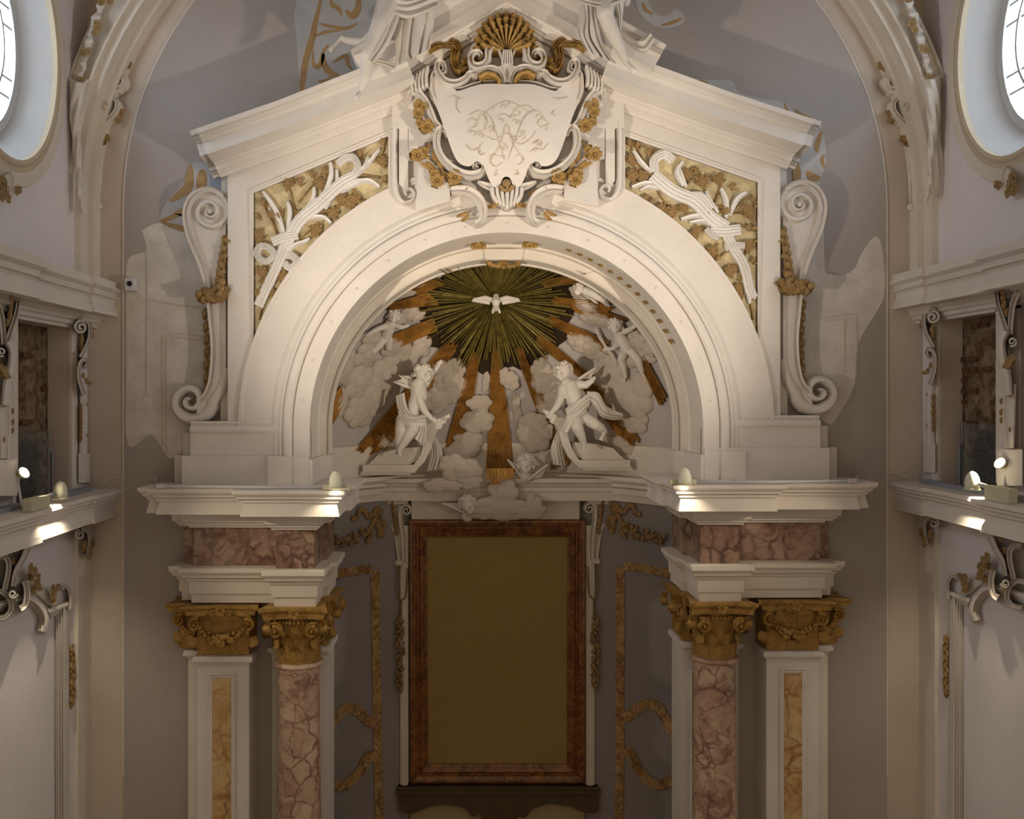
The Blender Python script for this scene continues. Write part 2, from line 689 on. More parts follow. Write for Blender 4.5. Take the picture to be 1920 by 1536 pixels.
stroke([(1492, 206), (1504, 216), (1524, 222)], 6, M_FRESCO)

# side walls with oval window and niche openings -----------------------------
WIN = {-1: (-2.10, 12.0), 1: (-2.05, 12.06)}      # centre (y, z) of the oval
WRY, WRZ = 1.13, 1.40
NICHE = {-1: (-1.97, -.54, 6.72, 8.89), 1: (-1.87, -.45, 6.82, 9.0)}
SHIFT = {-1: -.05, 1: .05}                         # the right side sits a little higher
side_walls = {}
WIN_DY = (0.0, -4.3, -8.6)                          # real window first, then two unseen ones per wall added for daylight


def oval(side, ry, rz, X, n=48, dy=0.0):
    cy, cz = WIN[side][0] + dy, WIN[side][1]
    return [Vector((X, cy + ry * math.cos(2 * PI * i / n), cz + rz * math.sin(2 * PI * i / n))) for i in range(n)]


for side, nm in ((-1, 'left'), (1, 'right')):
    X = side * XSW
    ya, yb, za, zb = NICHE[side]
    out = [Vector((X, -15, 0)), Vector((X, 0, 0)), Vector((X, 0, 16.2)), Vector((X, -15, 16.2))]
    nic = [Vector((X, ya, za)), Vector((X, yb, za)), Vector((X, yb, zb)), Vector((X, ya, zb))]
    mb = MB()
    mb.holed([out, nic] + [oval(side, WRY, WRZ, X, 48, d) for d in WIN_DY], (side * .28, 0, 0))
    w = build('wall_' + nm, mb, M_LILAC, kind='structure', label='pale stuccoed %s nave wall with niche and oval window' % nm)
    side_walls[side] = w
    # niche back of rubble and brick
    mb = MB()
    rows = []
    rnd = random.Random(3 + side)
    for i in range(29):
        z = za - .02 + (zb - za + .04) * i / 28
        rows.append([(X + side * (.27 + rnd.uniform(0, .035)), ya - .05 + (yb - ya + .1) * j / 22, z) for j in range(23)])
    mb.grid(rows)
    nb = build('niche_back', mb, M_RUBBLE, w, smooth=True, label='bare rubble masonry back of the niche')
    mb = MB()
    mb.box2((X + side * .31, ya - .1, za - .1), (X + side * .36, yb + .1, zb + .1))
    build('niche_lining', mb, M_RUBBLE, w)
    bl = MB()
    bl.box((0, 0, 0), (.05, .26, .055))
    bme = bl.mesh('brick')
    rnd = random.Random(11 + side)
    for i in range(15):
        z = za + .18 + i * (zb - za - .3) / 14
        for j in range(6):
            if rnd.random() < (.42 if side > 0 else .25):
                M = Matrix.Translation((X + side * (.278 + rnd.uniform(-.012, .01)), ya + .14 + j * .25 + rnd.uniform(-.05, .05), z)) @ Matrix.Rotation(rnd.uniform(-.05, .05), 4, 'X') @ Matrix.Diagonal((1, rnd.uniform(.5, 1.1), rnd.uniform(.8, 1.3), 1))
                place('brick', bme, M_BRICK, w, M)

# floor, ceiling and the parts of the nave beyond the frame -------------------
mb = MB()
mb.box2((-6, -15, -.1), (6, 4.5, 0))
build('floor', mb, M_FLOOR, kind='structure', label='stone church floor far below the frame')
mb = MB()
mb.box2((-6.2, -15, 16.2), (6.2, .3, 16.3))
build('ceiling', mb, M_BEIGE, kind='structure', label='plain nave ceiling above the frame')

# apse wall and half dome -----------------------------------------------------
mb = MB()
rows = []
for k in range(0, 12):
    z = 0.0 + AC.z * k / 11
    rows.append([(AA * math.cos(PI * j / 48), AC.y + AB * math.sin(PI * j / 48), z) for j in range(49)])
mb.grid(rows)
wall_apse = build('wall_apse', mb, M_APSE, smooth=True, kind='structure', label='curved grey apse wall behind the altarpiece')
mb = MB()
rows = []
for k in range(0, 21):
    t = PI / 2 * k / 20
    rows.append([(AA * math.cos(t) * math.cos(PI * j / 48), AC.y + AB * math.cos(t) * math.sin(PI * j / 48), AC.z + AH * math.sin(t)) for j in range(49)])
mb.grid(rows)
build('half_dome', mb, plaster('conch_plaster', (.50, .46, .44), .06, 1.2), wall_apse, smooth=True)
# plinth band at the foot of the half dome
mb = MB()
el = [(AA * math.cos(PI * j / 48), AC.y + AB * math.sin(PI * j / 48)) for j in range(49)]
mb.mould(el, [(0, 6.6), (.05, 6.6), (.05, 7.24), (0, 7.26)], XY)
build('plinth_band', mb, M_CREAM, wall_apse, smooth=30)

# oval windows ------------------------------------------------------------------
for side, num, dyw in ((-1, 1, 0), (1, 2, 0), (-1, 3, -4.3), (1, 4, -4.3), (-1, 5, -8.6), (1, 6, -8.6)):  # pairs after the first are out of frame, added to brighten walls and arch
    X = side * XSW
    w = thing('window_%d' % num, 'deep oval window with pale glass in the %s nave wall%s' % ('left' if side < 0 else 'right', {0: ' beside the lunette', -4.3: ', second from the arch, unseen and added for its light', -8.6: ', third from the arch, unseen and added for its light'}[dyw]), 'window', (X, WIN[side][0] + dyw, WIN[side][1] - 1.4))
    w['kind'] = 'structure'
    Xo = X + side * .36
    mb = MB()
    a, b = oval(side, WRY, WRZ, X - side * .01, 48, dyw), oval(side, .83, 1.10, Xo, 48, dyw)
    mb.grid([a + [a[0]], b + [b[0]]])
    build('reveal', mb, M_REVEAL, w, smooth=True)
    mb = MB()
    mb.prism(oval(side, .88, 1.15, Xo + side * .03, 48, dyw), (side * .012, 0, 0))
    build('pane', mb, M_PANE, w)
    # moulded surround on the wall
    cy, cz = WIN[side][0] + dyw, WIN[side][1]
    path = [(cy + WRY * math.cos(2 * PI * i / 64), cz + WRZ * math.sin(2 * PI * i / 64)) for i in range(64)]
    f = lambda u, v, ww, X=X, side=side: (X - side * ww, u, v)
    mb = MB()
    mb.mould(path, [(.02, -.03), (.02, .05), (-.02, .065), (-.05, .05), (-.06, .03), (-.10, .035), (-.13, .02), (-.13, -.02)], f, closed=True)
    build('moulding', mb, M_YMOULD, w, smooth=40)
    mb = MB()
    mb.mould(path, [(-.12, -.02), (-.12, .03), (-.22, .04), (-.27, .03), (-.29, .0), (-.29, -.02)], f, closed=True)
    build('surround', mb, M_CREAM, w, smooth=40)
    # frame and glazing bars
    for rr, name in ((1.0, 'frame'), (.62, 'glazing_bar')):
        path2 = [(cy + .80 * rr * math.cos(2 * PI * i / 48), cz + 1.07 * rr * math.sin(2 * PI * i / 48)) for i in range(48)]
        mb = MB()
        t = .05 if rr == 1 else .016
        mb.mould(path2, [(t, -.36), (t, -.28), (-t, -.28), (-t, -.36)], f, closed=True)
        build(name, mb, M_WINFRAME, w)
    for dz in (-.52, -.30, .3, .52):
        hw = .8 * math.sqrt(max(0, 1 - (dz / 1.07) ** 2))
        mb = MB()
        mb.box2((Xo - side * .05, cy - hw, cz + dz - .014), (Xo - side * .0, cy + hw, cz + dz + .014))
        build('glazing_bar', mb, M_WINFRAME, w)
    for dy in (-.25, .25):
        mb = MB()
        mb.box2((Xo - side * .05, cy + dy - .014, cz - 1.0), (Xo, cy + dy + .014, cz + 1.0))
        build('glazing_bar', mb, M_WINFRAME, w)

# wall arch that frames the lunette ------------------------------------------------
path = [(-5.355, 9.5), (-5.355, 10.5)] + arc2(5.355, 4.84, 10.5, 56)[1:-1] + [(5.355, 10.5), (5.355, 9.5)]
mb = MB()
mb.mould(path, [(-.0, 0), (0, .20), (.09, .20), (.09, .40), (.175, .40), (.175, 0)], XZ(0.0))
build('trim_1', mb, M_CREAM, kind='structure', smooth=20, label='stepped wall arch framing the grey lunette')
mb = MB()
mb.mould(path[1:-1], [(.175, 0), (.175, .50), (.20, .52), (.215, .50), (.215, .46), (.43, .46), (.43, .50), (.445, .52), (.47, .50), (.47, 0)], XZ(0.0))
build('trim_2', mb, M_CREAM, kind='structure', smooth=20, label='outer arch band that carries hanging stucco drapery')

# cornices of the side walls -------------------------------------------------------
CORN_HI = [(0, -.34), (.05, -.34), (.05, -.31), (.09, -.29), (.09, -.25), (.13, -.23), (.13, -.18), (.16, -.16), (.16, -.15), (.36, -.15), (.35, -.10), (.31, -.02), (.30, .04), (.32, .07), (.36, .085), (.36, .105), (.33, .12), (.34, .15), (.40, .19), (.40, .215), (.36, .225), (.36, .30), (0, .31)]
CORN_LO = [(0, -.20), (.05, -.20), (.05, -.16), (.08, -.15), (.36, -.15), (.35, -.08), (.32, .0), (.32, .04), (.35, .06), (.35, .09), (.39, .11), (.39, .14), (.43, .16), (.43, .21), (0, .215)]


def side_path(side, steps):
    """plan path of a side cornice from the end wall towards the viewer; steps = [(y, projection)]"""
    out = []
    for i, (y, pr) in enumerate(steps):
        out.append((side * (XSW - pr), y))
    return out


STEP_HI = {-1: [(0, .05), (-.40, .05), (-.40, .0), (-2.55, .0), (-2.55, .07), (-3.05, .07), (-3.05, 0), (-15, 0)],
           1: [(0, .05), (-.42, .05), (-.42, .0), (-2.45, .0), (-2.45, .07), (-2.95, .07), (-2.95, 0), (-15, 0)]}
n = 3
for zc, prof, what in ((9.26, CORN_HI, 'upper'), (6.63, CORN_LO, 'lower')):
    for side in (-1, 1):
        pth = side_path(side, STEP_HI[side])
        if side < 0:
            pth = pth[::-1]
        mb = MB()
        zz = zc + SHIFT[side]
        if side < 0:
            mb.mould(pth, [(-o, z + zz) for o, z in prof], XY)
        else:
            mb.mould(pth, [(-o, z + zz) for o, z in prof], XY)
        build('trim_%d' % n, mb, M_WHITE, kind='structure', label='%s moulded cornice along the %s nave wall' % (what, 'left' if side < 0 else 'right'))
        n += 1
# ================================================================ the great arch
arch = thing('altar_arch', 'tall white stucco arch with gabled top framing the altar apse', 'arch', (0, 0, 6.9))
YF = -.28                        # front plane of the attic wall
YB = -.12                        # its wider rear layer


def arch_hole(r, zb):
    return [(-r, zb)] + arc2(r, r, ZC, 40) + [(r, zb)]


# attic wall, front layer with spandrel panels cut out
ATT = [(1463, 792), (1463, 300), (1160, 190), (949, 60), (735, 190), (427, 310), (427, 797)]
SPL = [(475, 362), (728, 256), (728, 366)]
SPR = [(1420, 340), (1420, 636), (1172, 360), (1172, 256)]


def spandrel(side, Y):
    cx = P(948, 804, Y).x
    R = 500 * (Y + 12) / F
    cz = P(948, 804, Y).z

    def on_arc(px0, px1, n=18):
        out = []
        for i in range(n + 1):
            px = px0 + (px1 - px0) * i / n
            x = P(px, 0, Y).x - cx
            out.append(Vector((cx + x, Y, cz + math.sqrt(max(R * R - x * x, 0)))))
        return out
    if side < 0:
        a = on_arc(476, 728)
        return a + [P(728, 256, Y), P(476, 362, Y)]
    a = on_arc(1172, 1420)
    return a + [P(1420, 342, Y), P(1172, 256, Y)]


mb = MB()
outl = [P(x, y, YF) for x, y in ATT]
low = P(0, 912, YF).z
hole = [Vector((x, YF, z)) for x, z in arch_hole(RA, low)]
outline = outl[:1] + outl[1:]
outline = [P(1463, 912, YF)] + outl[1:6] + [P(427, 912, YF)] + [Vector((-RA, YF, low))] + hole[1:-1] + [Vector((RA, YF, low))]
mb.holed([outline, spandrel(-1, YF), spandrel(1, YF)], (0, .1, 0))
build('attic_wall', mb, M_WHITE, arch)
mb = MB()
mb.prism([P(413, 912, YB), P(415, 310, YB), P(735, 195, YB), P(949, 60, YB), P(1165, 195, YB), P(1475, 300, YB), P(1477, 912, YB)] + [Vector((RA + .02, YB, low))] + [Vector((x, YB, z)) for x, z in arch_hole(RA + .02, low)][::-1][1:-1] + [Vector((-RA - .02, YB, low))], (0, .12, 0))
build('rear_layer', mb, M_WHITE, arch)
for s in (-1, 1):
    mb = MB()
    mb.prism(spandrel(s, YF + .04), (0, .03, 0))
    build('spandrel_ground', mb, M_SAND, arch, label='sand coloured ground of the spandrel')
    sp = spandrel(s, YF)
    lp = [(p.x, p.z) for p in sp]
    mb = MB()
    mb.mould(lp if s < 0 else lp, [(-.02, .0), (-.02, .018), (-.05, .026), (-.075, .018), (-.09, .026), (-.11, 0)] if False else [(.0, -.035), (.0, .012), (-.025, .022), (-.045, .012), (-.06, .022), (-.075, 0)], XZ(YF), closed=True)
    build('spandrel_border', mb, M_WHITE, arch)

# archivolt bands
KP = (YF + 12) / F               # metres per pixel on the front plane


def arch_band(prof, Y=YF, zb=912, mat=M_WHITE, name='archivolt', scale=KP, rx=RA):
    zl = P(0, zb, Y).z
    path = [(-rx, zl), (-rx, ZC)] + arc2(rx, rx, ZC, 72)[1:-1] + [(rx, ZC), (rx, zl)]
    m = MB()
    m.mould(path, [(o * scale, w) for o, w in prof], XZ(Y))
    return build(name, m, mat, arch, smooth=25)


arch_band([(0, .099), (0, .10), (30, .10), (30, .075), (31.5, .075)], name='archivolt')
arch_band([(31.5, .0), (31.5, .085), (33, .11), (37, .13), (42, .135), (47, .125), (50, .10), (51, .08), (51, 0)], name='roll_moulding')
arch_band([(51, 0), (51, .095), (56, .095), (57, .08), (62, .07), (64, .078), (70, .06), (70, .045), (98, .04), (127, .035), (128, .05), (135, .05), (137, .0)], name='outer_band', zb=856)
# soffit of the front arch, second ring and its soffit
Y1, Y2 = .54, .92


def soffit(ra, rb, za, zb, Ya, Yb, name, mat=M_CREAM, low_px=912, panel=True):
    """barrel strip between two arch curves; ra=(rx, rz) at Ya, rb at Yb"""
    def ring(r, zc, Y, d=0.0):
        zl = P(0, low_px, YF).z
        return [Vector((-(r[0] - d), Y, zl)), Vector((-(r[0] - d), Y, zc))] + [Vector((x, Y, z)) for x, z in arc2(r[0] - d, r[1] - d, zc, 64)][1:-1] + [Vector((r[0] - d, Y, zc)), Vector((r[0] - d, Y, zl))]
    m = MB()
    prof = [(0, 0), (.14, 0), (.16, -.03), (.2, -.03), (.22, -.015), (.5, -.015), (.78, -.015), (.8, -.03), (.84, -.03), (.86, 0), (1, 0)] if panel else [(0, 0), (1, 0)]
    rows = []
    for t, d in prof:
        r = (ra[0] + (rb[0] - ra[0]) * t, ra[1] + (rb[1] - ra[1]) * t)
        rows.append(ring(r, za + (zb - za) * t, Ya + (Yb - Ya) * t, d))
    m.grid(rows)
    return build(name, m, mat, arch, smooth=25)


ztop1 = P(0, 466.5, Y1).z
ztop2a, ztop2b = P(0, 485.5, Y1).z, P(0, 496.6, Y2).z
soffit((RA, RA), (RA, ztop1 - ZC), ZC, ZC, YF - .1, Y1, 'front_soffit')
R2 = 2.419
# front face of the second ring
mb = MB()
zl = P(0, 912, YF).z
o = [(-RA - .1, zl), (-RA - .1, ZC)] + arc2(RA + .1, ztop1 - ZC + .1, ZC, 56)[1:-1] + [(RA + .1, ZC), (RA + .1, zl)]
i_ = [(-R2, zl), (-R2, ZC)] + arc2(R2, ztop2a - ZC, ZC, 56)[1:-1] + [(R2, ZC), (R2, zl)]
mb.grid([[Vector((x, Y1 - .001, z)) for x, z in o], [Vector((x, Y1 - .001, z)) for x, z in i_]])
mb.grid([[Vector((x * .98, Y1 - .02, ZC + (z - ZC) * (.983 if z > ZC else 1))) for x, z in o], [Vector((x * 1.012, Y1 - .02, ZC + (z - ZC) * (1.012 if z > ZC else 1))) for x, z in i_]])
build('inner_ring', mb, M_CREAM, arch, smooth=25)
soffit((R2, ztop2a - ZC), (R2, ztop2b - ZC), ZC, ZC, Y1 - .02, Y2, 'inner_soffit')
mb = MB()
mb.grid([[Vector((x * 1.25, Y2, ZC + (z - ZC) * 1.25)) for x, z in i_], [Vector((x, Y2, ZC + (z - ZC) * ((ztop2b - ZC) / (ztop2a - ZC) if z > ZC else 1))) for x, z in i_]])
build('ring_back', mb, M_CREAM, arch)
# keystone of the second ring with its gilt boss
mb = MB()
mb.prism([P(907, 467, Y1 - .05), P(982, 467, Y1 - .05), P(978, 487, Y1 - .05), P(910, 487, Y1 - .05)], (0, Y2 - Y1 + .05, -.0))
key = build('keystone', mb, M_CREAM, arch)
mb = MB()
c = P(944, 491, Y1 + .1)
for i in range(9):
    a = PI * i / 8
    mb.ell(c + Vector((.20 * math.cos(a), -.02, -.02 - .05 * math.sin(a))), (.05, .06, .035), seg=8, rings=5)
mb.ell(c + Vector((0, -.04, -.03)), (.09, .1, .05), seg=10, rings=6)
build('gilt_boss', mb, M_GOLD, key)

# small rosette bumps dotted round the flat archivolt band
mb = MB()
mb.lathe((0, 0, 0), [(.022, 0), (.022, .005), (.016, .010), (.010, .007), (.009, .012), (.003, .014)], 10, 'Y')
dot = mb.mesh('rosette', True)
for i in range(15):
    a = math.radians(8 + 164 * i / 14)
    r = RA + 16 * KP
    place('rosette', dot, M_WHITE, arch, Matrix.Translation((r * math.cos(a), YF - .10, ZC + r * math.sin(a))) @ Matrix.Diagonal((1, -1, 1, 1)))

# plinths of the attic on each side ------------------------------------------------
for s, lo, hi, base in ((-1, (341, 856, 908), (357, 812, 857), 797), (1, (1555, 838, 898), (1538, 799, 840), 785)):
    c0 = 487 if s < 0 else 1411
    for (px, ya, yb), d, nm in ((lo, .118, 'plinth'), (hi, .063, 'upper_plinth')):
        mb = MB()
        a, b = P(px, ya, YF - d), P(c0, yb + 6, YF - d)
        zt, zb_ = a.z, b.z
        if nm == 'plinth':
            zt = P(0, (855 if s < 0 else 840), YF - d).z
        mb.box2((a.x, YF - d, zb_), (s * (RA + .01 + (0 if nm == 'plinth' else .4)), YF + .2, zt))
        px2 = px + s * 14
        x2 = P(px2, 0, YB - d * .4).x
        mb.box2((x2, YB - d * .4, zb_), (a.x, -.02, zt - .005))
        build(nm, mb, M_WHITE, arch)
    # base moulding above the upper plinth
    mb = MB()
    zt = P(0, (790 if s < 0 else 779), YF - .05).z
    z2 = P(0, (812 if s < 0 else 801), YF - .05).z
    xs = [P(hi[0] + s * 2, 0, YF - .1).x, s * (RA + .38)]
    xs.sort()
    path = [(xs[0], zt), (xs[1], zt)]
    h = zt - z2
    mb.mould([(xs[0], 0), (xs[1], 0)], [(0, z2), (.07, z2), (.085, z2 + h * .15), (.085, z2 + h * .4), (.07, z2 + h * .58), (.035, z2 + h * .6), (.035, z2 + h * .75), (.05, z2 + h * .8), (.045, z2 + h), (0, zt)], lambda u, v, w: (u, YF - v, w))
    build('base_moulding', mb, M_WHITE, arch, smooth=30)
    # pedestals under the archivolt
    for a, b, d in ((RA + .005, RA + 31 * KP, .15), (RA + 31 * KP, RA + 76 * KP, .17)):
        mb = MB()
        zb_, zt = P(0, 912, YF - d).z, P(0, 856 if s < 0 else 846, YF - d).z
        mb.box2((s * a, YF - d, zb_), (s * b, YF, zt))
        build('pedestal', mb, M_WHITE, arch)
    mb = MB()
    zt = P(0, 853 if s < 0 else 845, Y1).z
    mb.box2((s * (RA - .045), YF - .143, zl), (s * (RA + .06), Y1, zt))
    mb.box2((s * (R2 - .04), Y1 - .04, zl), (s * (RA), Y2, zt))
    build('inner_pedestal', mb, M_WHITE, arch)

# raking cornice -------------------------------------------------------------------
# px line at the foot of the cornice on the attic front plane
RL = [(415, 334), (560, 284), (735, 216), (790, 194)]
RR = [(1110, 190), (1172, 214), (1320, 268), (1474, 318)]
RAKE = [(0, 0), (0, .05), (.03, .06), (.05, .09), (.08, .09), (.09, .12), (.15, .13), (.16, .16), (.19, .17), (.19, .20), (.23, .44), (.30, .42), (.42, .40), (.43, .42), (.46, .44), (.48, .47), (.51, .48), (.52, .53), (.585, .54), (.59, 0)]
prof = [(o * .87, w) for o, w in RAKE]
mb = MB()
mb.mould(p2(RL, YF), prof, XZ(YF))
rl = build('raking_cornice', mb, M_WHITE, arch)
mb = MB()
mb.mould(p2(RR, YF), prof, XZ(YF))
build('raking_cornice', mb, M_WHITE, arch)
# end returns of the cornice on the rear layer
for s, px in ((-1, 408), (1, 1482)):
    e = p2([(px - 6, 336), (px + 14, 329)] if s < 0 else [(px - 14, 312), (px + 6, 319)], YB)
    mb = MB()
    mb.mould(e, [(o, w * .95) for o, w in prof], XZ(YB))
    build('cornice_return', mb, M_WHITE, arch)
# steeper gable in the middle, standing further forward
YG = YF - .12
GABLE = [(716, 176), (800, 122), (880, 66), (949, 26), (1020, 64), (1100, 112), (1186, 166)]
mb = MB()
gp = p2([(705, 188), (949, 42), (1196, 180)], YG)
mb.mould(gp, prof, XZ(YG))
build('gable_cornice', mb, M_WHITE, arch)
mb = MB()
mb.prism([P(735, 240, YG), P(735, 172, YG), P(949, 44, YG), P(1170, 166, YG), P(1170, 240, YG)], (0, .12, 0))
build('gable_wall', mb, M_WHITE, arch)

# ================================================================ lower order
PLAN = [(-4.16, .0), (-4.16, -.30), (-3.99, -.30), (-3.99, -.45), (-2.90, -.45), (-2.90, -.65), (-2.418, -.65), (-2.418, -.05), (-2.35, -.05), (-2.35, .62)]
CORNICE = [(0, 6.34), (.045, 6.345), (.05, 6.375), (.08, 6.38), (.08, 6.40), (.115, 6.42), (.13, 6.55), (.36, 6.55), (.345, 6.62), (.33, 6.69), (.33, 6.715), (.355, 6.72), (.355, 6.745), (.395, 6.77), (.395, 6.79), (.43, 6.82), (.44, 6.835), (.44, 6.875), (0, 6.885)]
ARCHI = [(0, 5.385), (.02, 5.385), (.02, 5.50), (.045, 5.505), (.045, 5.515), (.05, 5.66), (.07, 5.67), (.075, 5.70), (.11, 5.72), (.115, 5.745), (.14, 5.78), (.15, 5.79), (.15, 5.845), (0, 5.855)]
for s in (-1, 1):
    nm = 'left' if s < 0 else 'right'
    dz = -.0 if s < 0 else .065
    pl = [(x * -s if s > 0 else x, y) for x, y in PLAN]
    pl = [(abs(x) * s, y) for x, y in PLAN]
    flip = 1 if s > 0 else -1
    ent = thing('entablature', 'stone entablature with veined frieze over the %s column of the arch' % nm, 'entablature', (s * 3, -.3, 5.4 + dz))
    mb = MB()
    mb.mould(pl, [(o * flip, z + dz) for o, z in CORNICE], XY, caps=True)
    mb.prism([(x, y, 6.88 + dz) for x, y in [(p[0] + 0, p[1]) for p in pl]] + [(s * 4.16, .62, 6.88 + dz)], (0, 0, -.02))
    build('cornice', mb, M_WHITE, ent)
    mb = MB()
    mb.prism([(x, y, 5.85 + dz) for x, y in pl] + [(s * 4.16, .62, 5.85 + dz)], (0, 0, .495))
    build('frieze', mb, M_FRIEZE, ent, label='brown and rose veined marble frieze')
    mb = MB()
    mb.mould(pl, [(o * flip, z + dz) for o, z in ARCHI], XY)
    mb.prism([(x, y, 5.386 + dz) for x, y in pl] + [(s * 4.16, .62, 5.386 + dz)], (0, 0, .46))
    build('architrave', mb, M_CREAM, ent)

# pilasters ---------------------------------------------------------------------------
def pilaster(s, x0, x1, yf, yb, ztop, label, panel=None):
    t = thing('pilaster', label, 'pilaster', ((x0 + x1) / 2, yf, 0))
    mb = MB()
    mb.box2((x0, yf, 0), (x1, yb, ztop - .09))
    build('shaft', mb, M_WHITE, t)
    mb = MB()
    path = [(x0, yb), (x0, yf), (x1, yf), (x1, yb)]
    mb.mould(path, [(0, ztop - .1), (-.02, ztop - .10), (-.02, ztop - .085), (-.05, ztop - .075), (-.055, ztop - .04), (-.04, ztop - .01), (0, ztop)] , XY)
    mb.box2((x0, yf, ztop - .1), (x1, yb, ztop))
    build('necking', mb, M_WHITE, t, smooth=40)
    if panel:
        pa, pb, pz = panel
        mb = MB()
        lp = [(pa, 0), (pb, 0), (pb, pz), (pa, pz)]
        mb.mould(lp, [(0, 0), (0, .02), (.012, .028), (.025, .02), (.035, .01), (.055, .012), (.06, 0)], XZ(yf), closed=True)
        build('panel_frame', mb, M_WHITE, t)
        mb = MB()
        mb.box2((pa + .06, yf - .008, 0), (pb - .06, yf + .0, pz - .07))
        build('marble_inlay', mb, M_SIENA, t, label='yellow veined marble inlay')
    return t


for s in (-1, 1):
    nm = 'left' if s < 0 else 'right'
    dz = 0 if s < 0 else .065
    zt = P(0, 1229, -.45).z + dz
    a, b = (P(370, 0, -.45).x, P(467, 0, -.45).x) if s < 0 else (P(1437, 0, -.45).x, P(1535, 0, -.45).x)
    pa, pb = (P(390, 0, -.45).x, P(442, 0, -.45).x) if s < 0 else (P(1461, 0, -.45).x, P(1512, 0, -.45).x)
    pilaster(s, a, b, -.45, .02, zt, 'white front pilaster with yellow marble inlay outside the %s column' % nm, (pa, pb, P(0, 1262, -.45).z + dz))
    a, b = (P(353, 0, -.28).x, P(380, 0, -.28).x) if s < 0 else (P(1525, 0, -.28).x, P(1552, 0, -.28).x)
    pilaster(s, a, b, -.28, .02, zt + .03, 'narrow cream strip pilaster at the outer edge of the %s pier' % nm)
    a, b = sorted((s * 3.08, s * 2.35))
    pilaster(s, a, b, -.02, .62, zt, 'pale rear pilaster half hidden behind the %s column' % nm, (min(s * 2.98, s * 2.45), max(s * 2.98, s * 2.45), 4.4))

# columns -------------------------------------------------------------------------------
CX = {-1: -2.655, 1: 2.66}
for s in (-1, 1):
    nm = 'left' if s < 0 else 'right'
    dz = 0 if s < 0 else .065
    t = thing('column', 'free standing pink breccia column under the %s entablature' % nm, 'column', (CX[s], -.40, 0))
    zt = P(0, 1236, -.40).z + dz
    mb = MB()
    prof = []
    for i in range(14):
        k = i / 13
        prof.append((.262 + .05 * (1 - k) ** 1.3, .3 + (zt - .06 - .3) * k))
    mb.lathe((CX[s], -.40, 0), prof, 40)
    build('shaft', mb, M_PINK, t, smooth=40)
    mb = MB()
    mb.lathe((CX[s], -.40, zt - .08), [(.26, 0), (.27, .02), (.29, .02), (.31, .035), (.312, .055), (.30, .075), (.25, .085)], 40)
    build('astragal', mb, M_PINK, t, smooth=40)
    mb = MB()
    mb.lathe((CX[s], -.40, 0), [(.45, 0), (.45, .12), (.42, .16), (.36, .2), (.38, .25), (.33, .3), (.31, .32)], 32)
    build('base', mb, M_WHITE, t, smooth=40)
# ================================================================ ornament tools
def leaf_mesh(name, w=1.0, h=1.0, curl=.35, lobes=5, rib=.10, thick=.06, tip=.12):
    """curled acanthus leaf: root at the origin, grows up z, face to -y"""
    n, m = 14, 8
    front, back = [], []
    for i in range(n + 1):
        t = i / n
        wid = w * (.30 + .70 * math.sin(PI * min(1, .12 + t * .88)) ** .8) * (1 - .18 * abs(math.sin(PI * lobes * t)) * (t > .1)) * .5
        if t > .86:
            wid *= max(tip, 1 - (t - .86) / .14 * .75)
        # bend: outward hook near the top
        a = max(0, t - .55) / .45
        y = -.06 * h * t - curl * h * a ** 1.6
        z = h * t - .40 * curl * h * a ** 2.4 * 1.4
        rf, rb = [], []
        for j in range(m + 1):
            u = -1 + 2 * j / m
            gro = rib * w * (.5 * abs(u) ** 1.2 - .28 * (1 - abs(u)) ** 3 + .06 * math.cos(u * 9))
            rf.append(Vector((u * wid, y + gro, z)))
            rb.append(Vector((u * wid, y + gro + thick * w, z - thick * .3 * h * a)))
        front.append(rf)
        back.append(rb)
    mb = MB()
    rows = [front[i] + back[i][::-1] for i in range(n + 1)]
    mb.grid(rows, True, True)
    return mb.mesh(name, 50)


def flower_mesh(name, petals=5, bend=.25):
    mb = MB()
    for k in range(petals):
        a = 2 * PI * k / petals
        R = Matrix.Rotation(a, 3, 'Y')
        for q in (-.16, .16):
            c = R @ Vector((q, -.10, .52))
            mb.ell(c, (.27, .10, .42), R @ Matrix.Rotation(bend, 3, 'X'), 8, 6)
    mb.ell((0, -.18, 0), (.16, .14, .16), None, 8, 6)
    return mb.mesh(name, True)


def rose_mesh(name):
    mb = MB()
    for ring, (r, n, s, y) in enumerate(((.62, 6, .42, 0.0), (.36, 5, .34, -.16), (.14, 3, .24, -.30))):
        for k in range(n):
            a = 2 * PI * (k + .5 * ring) / n
            R = Matrix.Rotation(a, 3, 'Y')
            mb.ell(R @ Vector((0, y, r)), (s, .16, s * .75), R @ Matrix.Rotation(.55, 3, 'X'), 8, 5)
    mb.ell((0, -.2, 0), (.3, .25, .3), None, 8, 5)
    return mb.mesh(name, True)


def tuft_mesh(name, seed=1, n=9):
    """drop of overlapping leaves, hangs down -z from the origin, length 1"""
    rnd = random.Random(seed)
    mb = MB()
    for k in range(n):
        a = 2 * PI * k / n * 1.7
        z = -.15 - .62 * (k / n)
        r = .20 * (1 - .5 * k / n)
        c = Vector((r * math.cos(a), -.1 + r * .6 * math.sin(a), z))
        mb.ell(c, (.15, .11, .27), Matrix.Rotation(rnd.uniform(-.3, .3), 3, 'Y') @ Matrix.Rotation(.3 * math.sin(a), 3, 'X'), 7, 5)
    mb.ell((0, -.06, -.86), (.09, .08, .16), None, 6, 5)
    mb.ell((0, -.02, -.10), (.12, .1, .14), None, 6, 5)
    return mb.mesh(name, True)


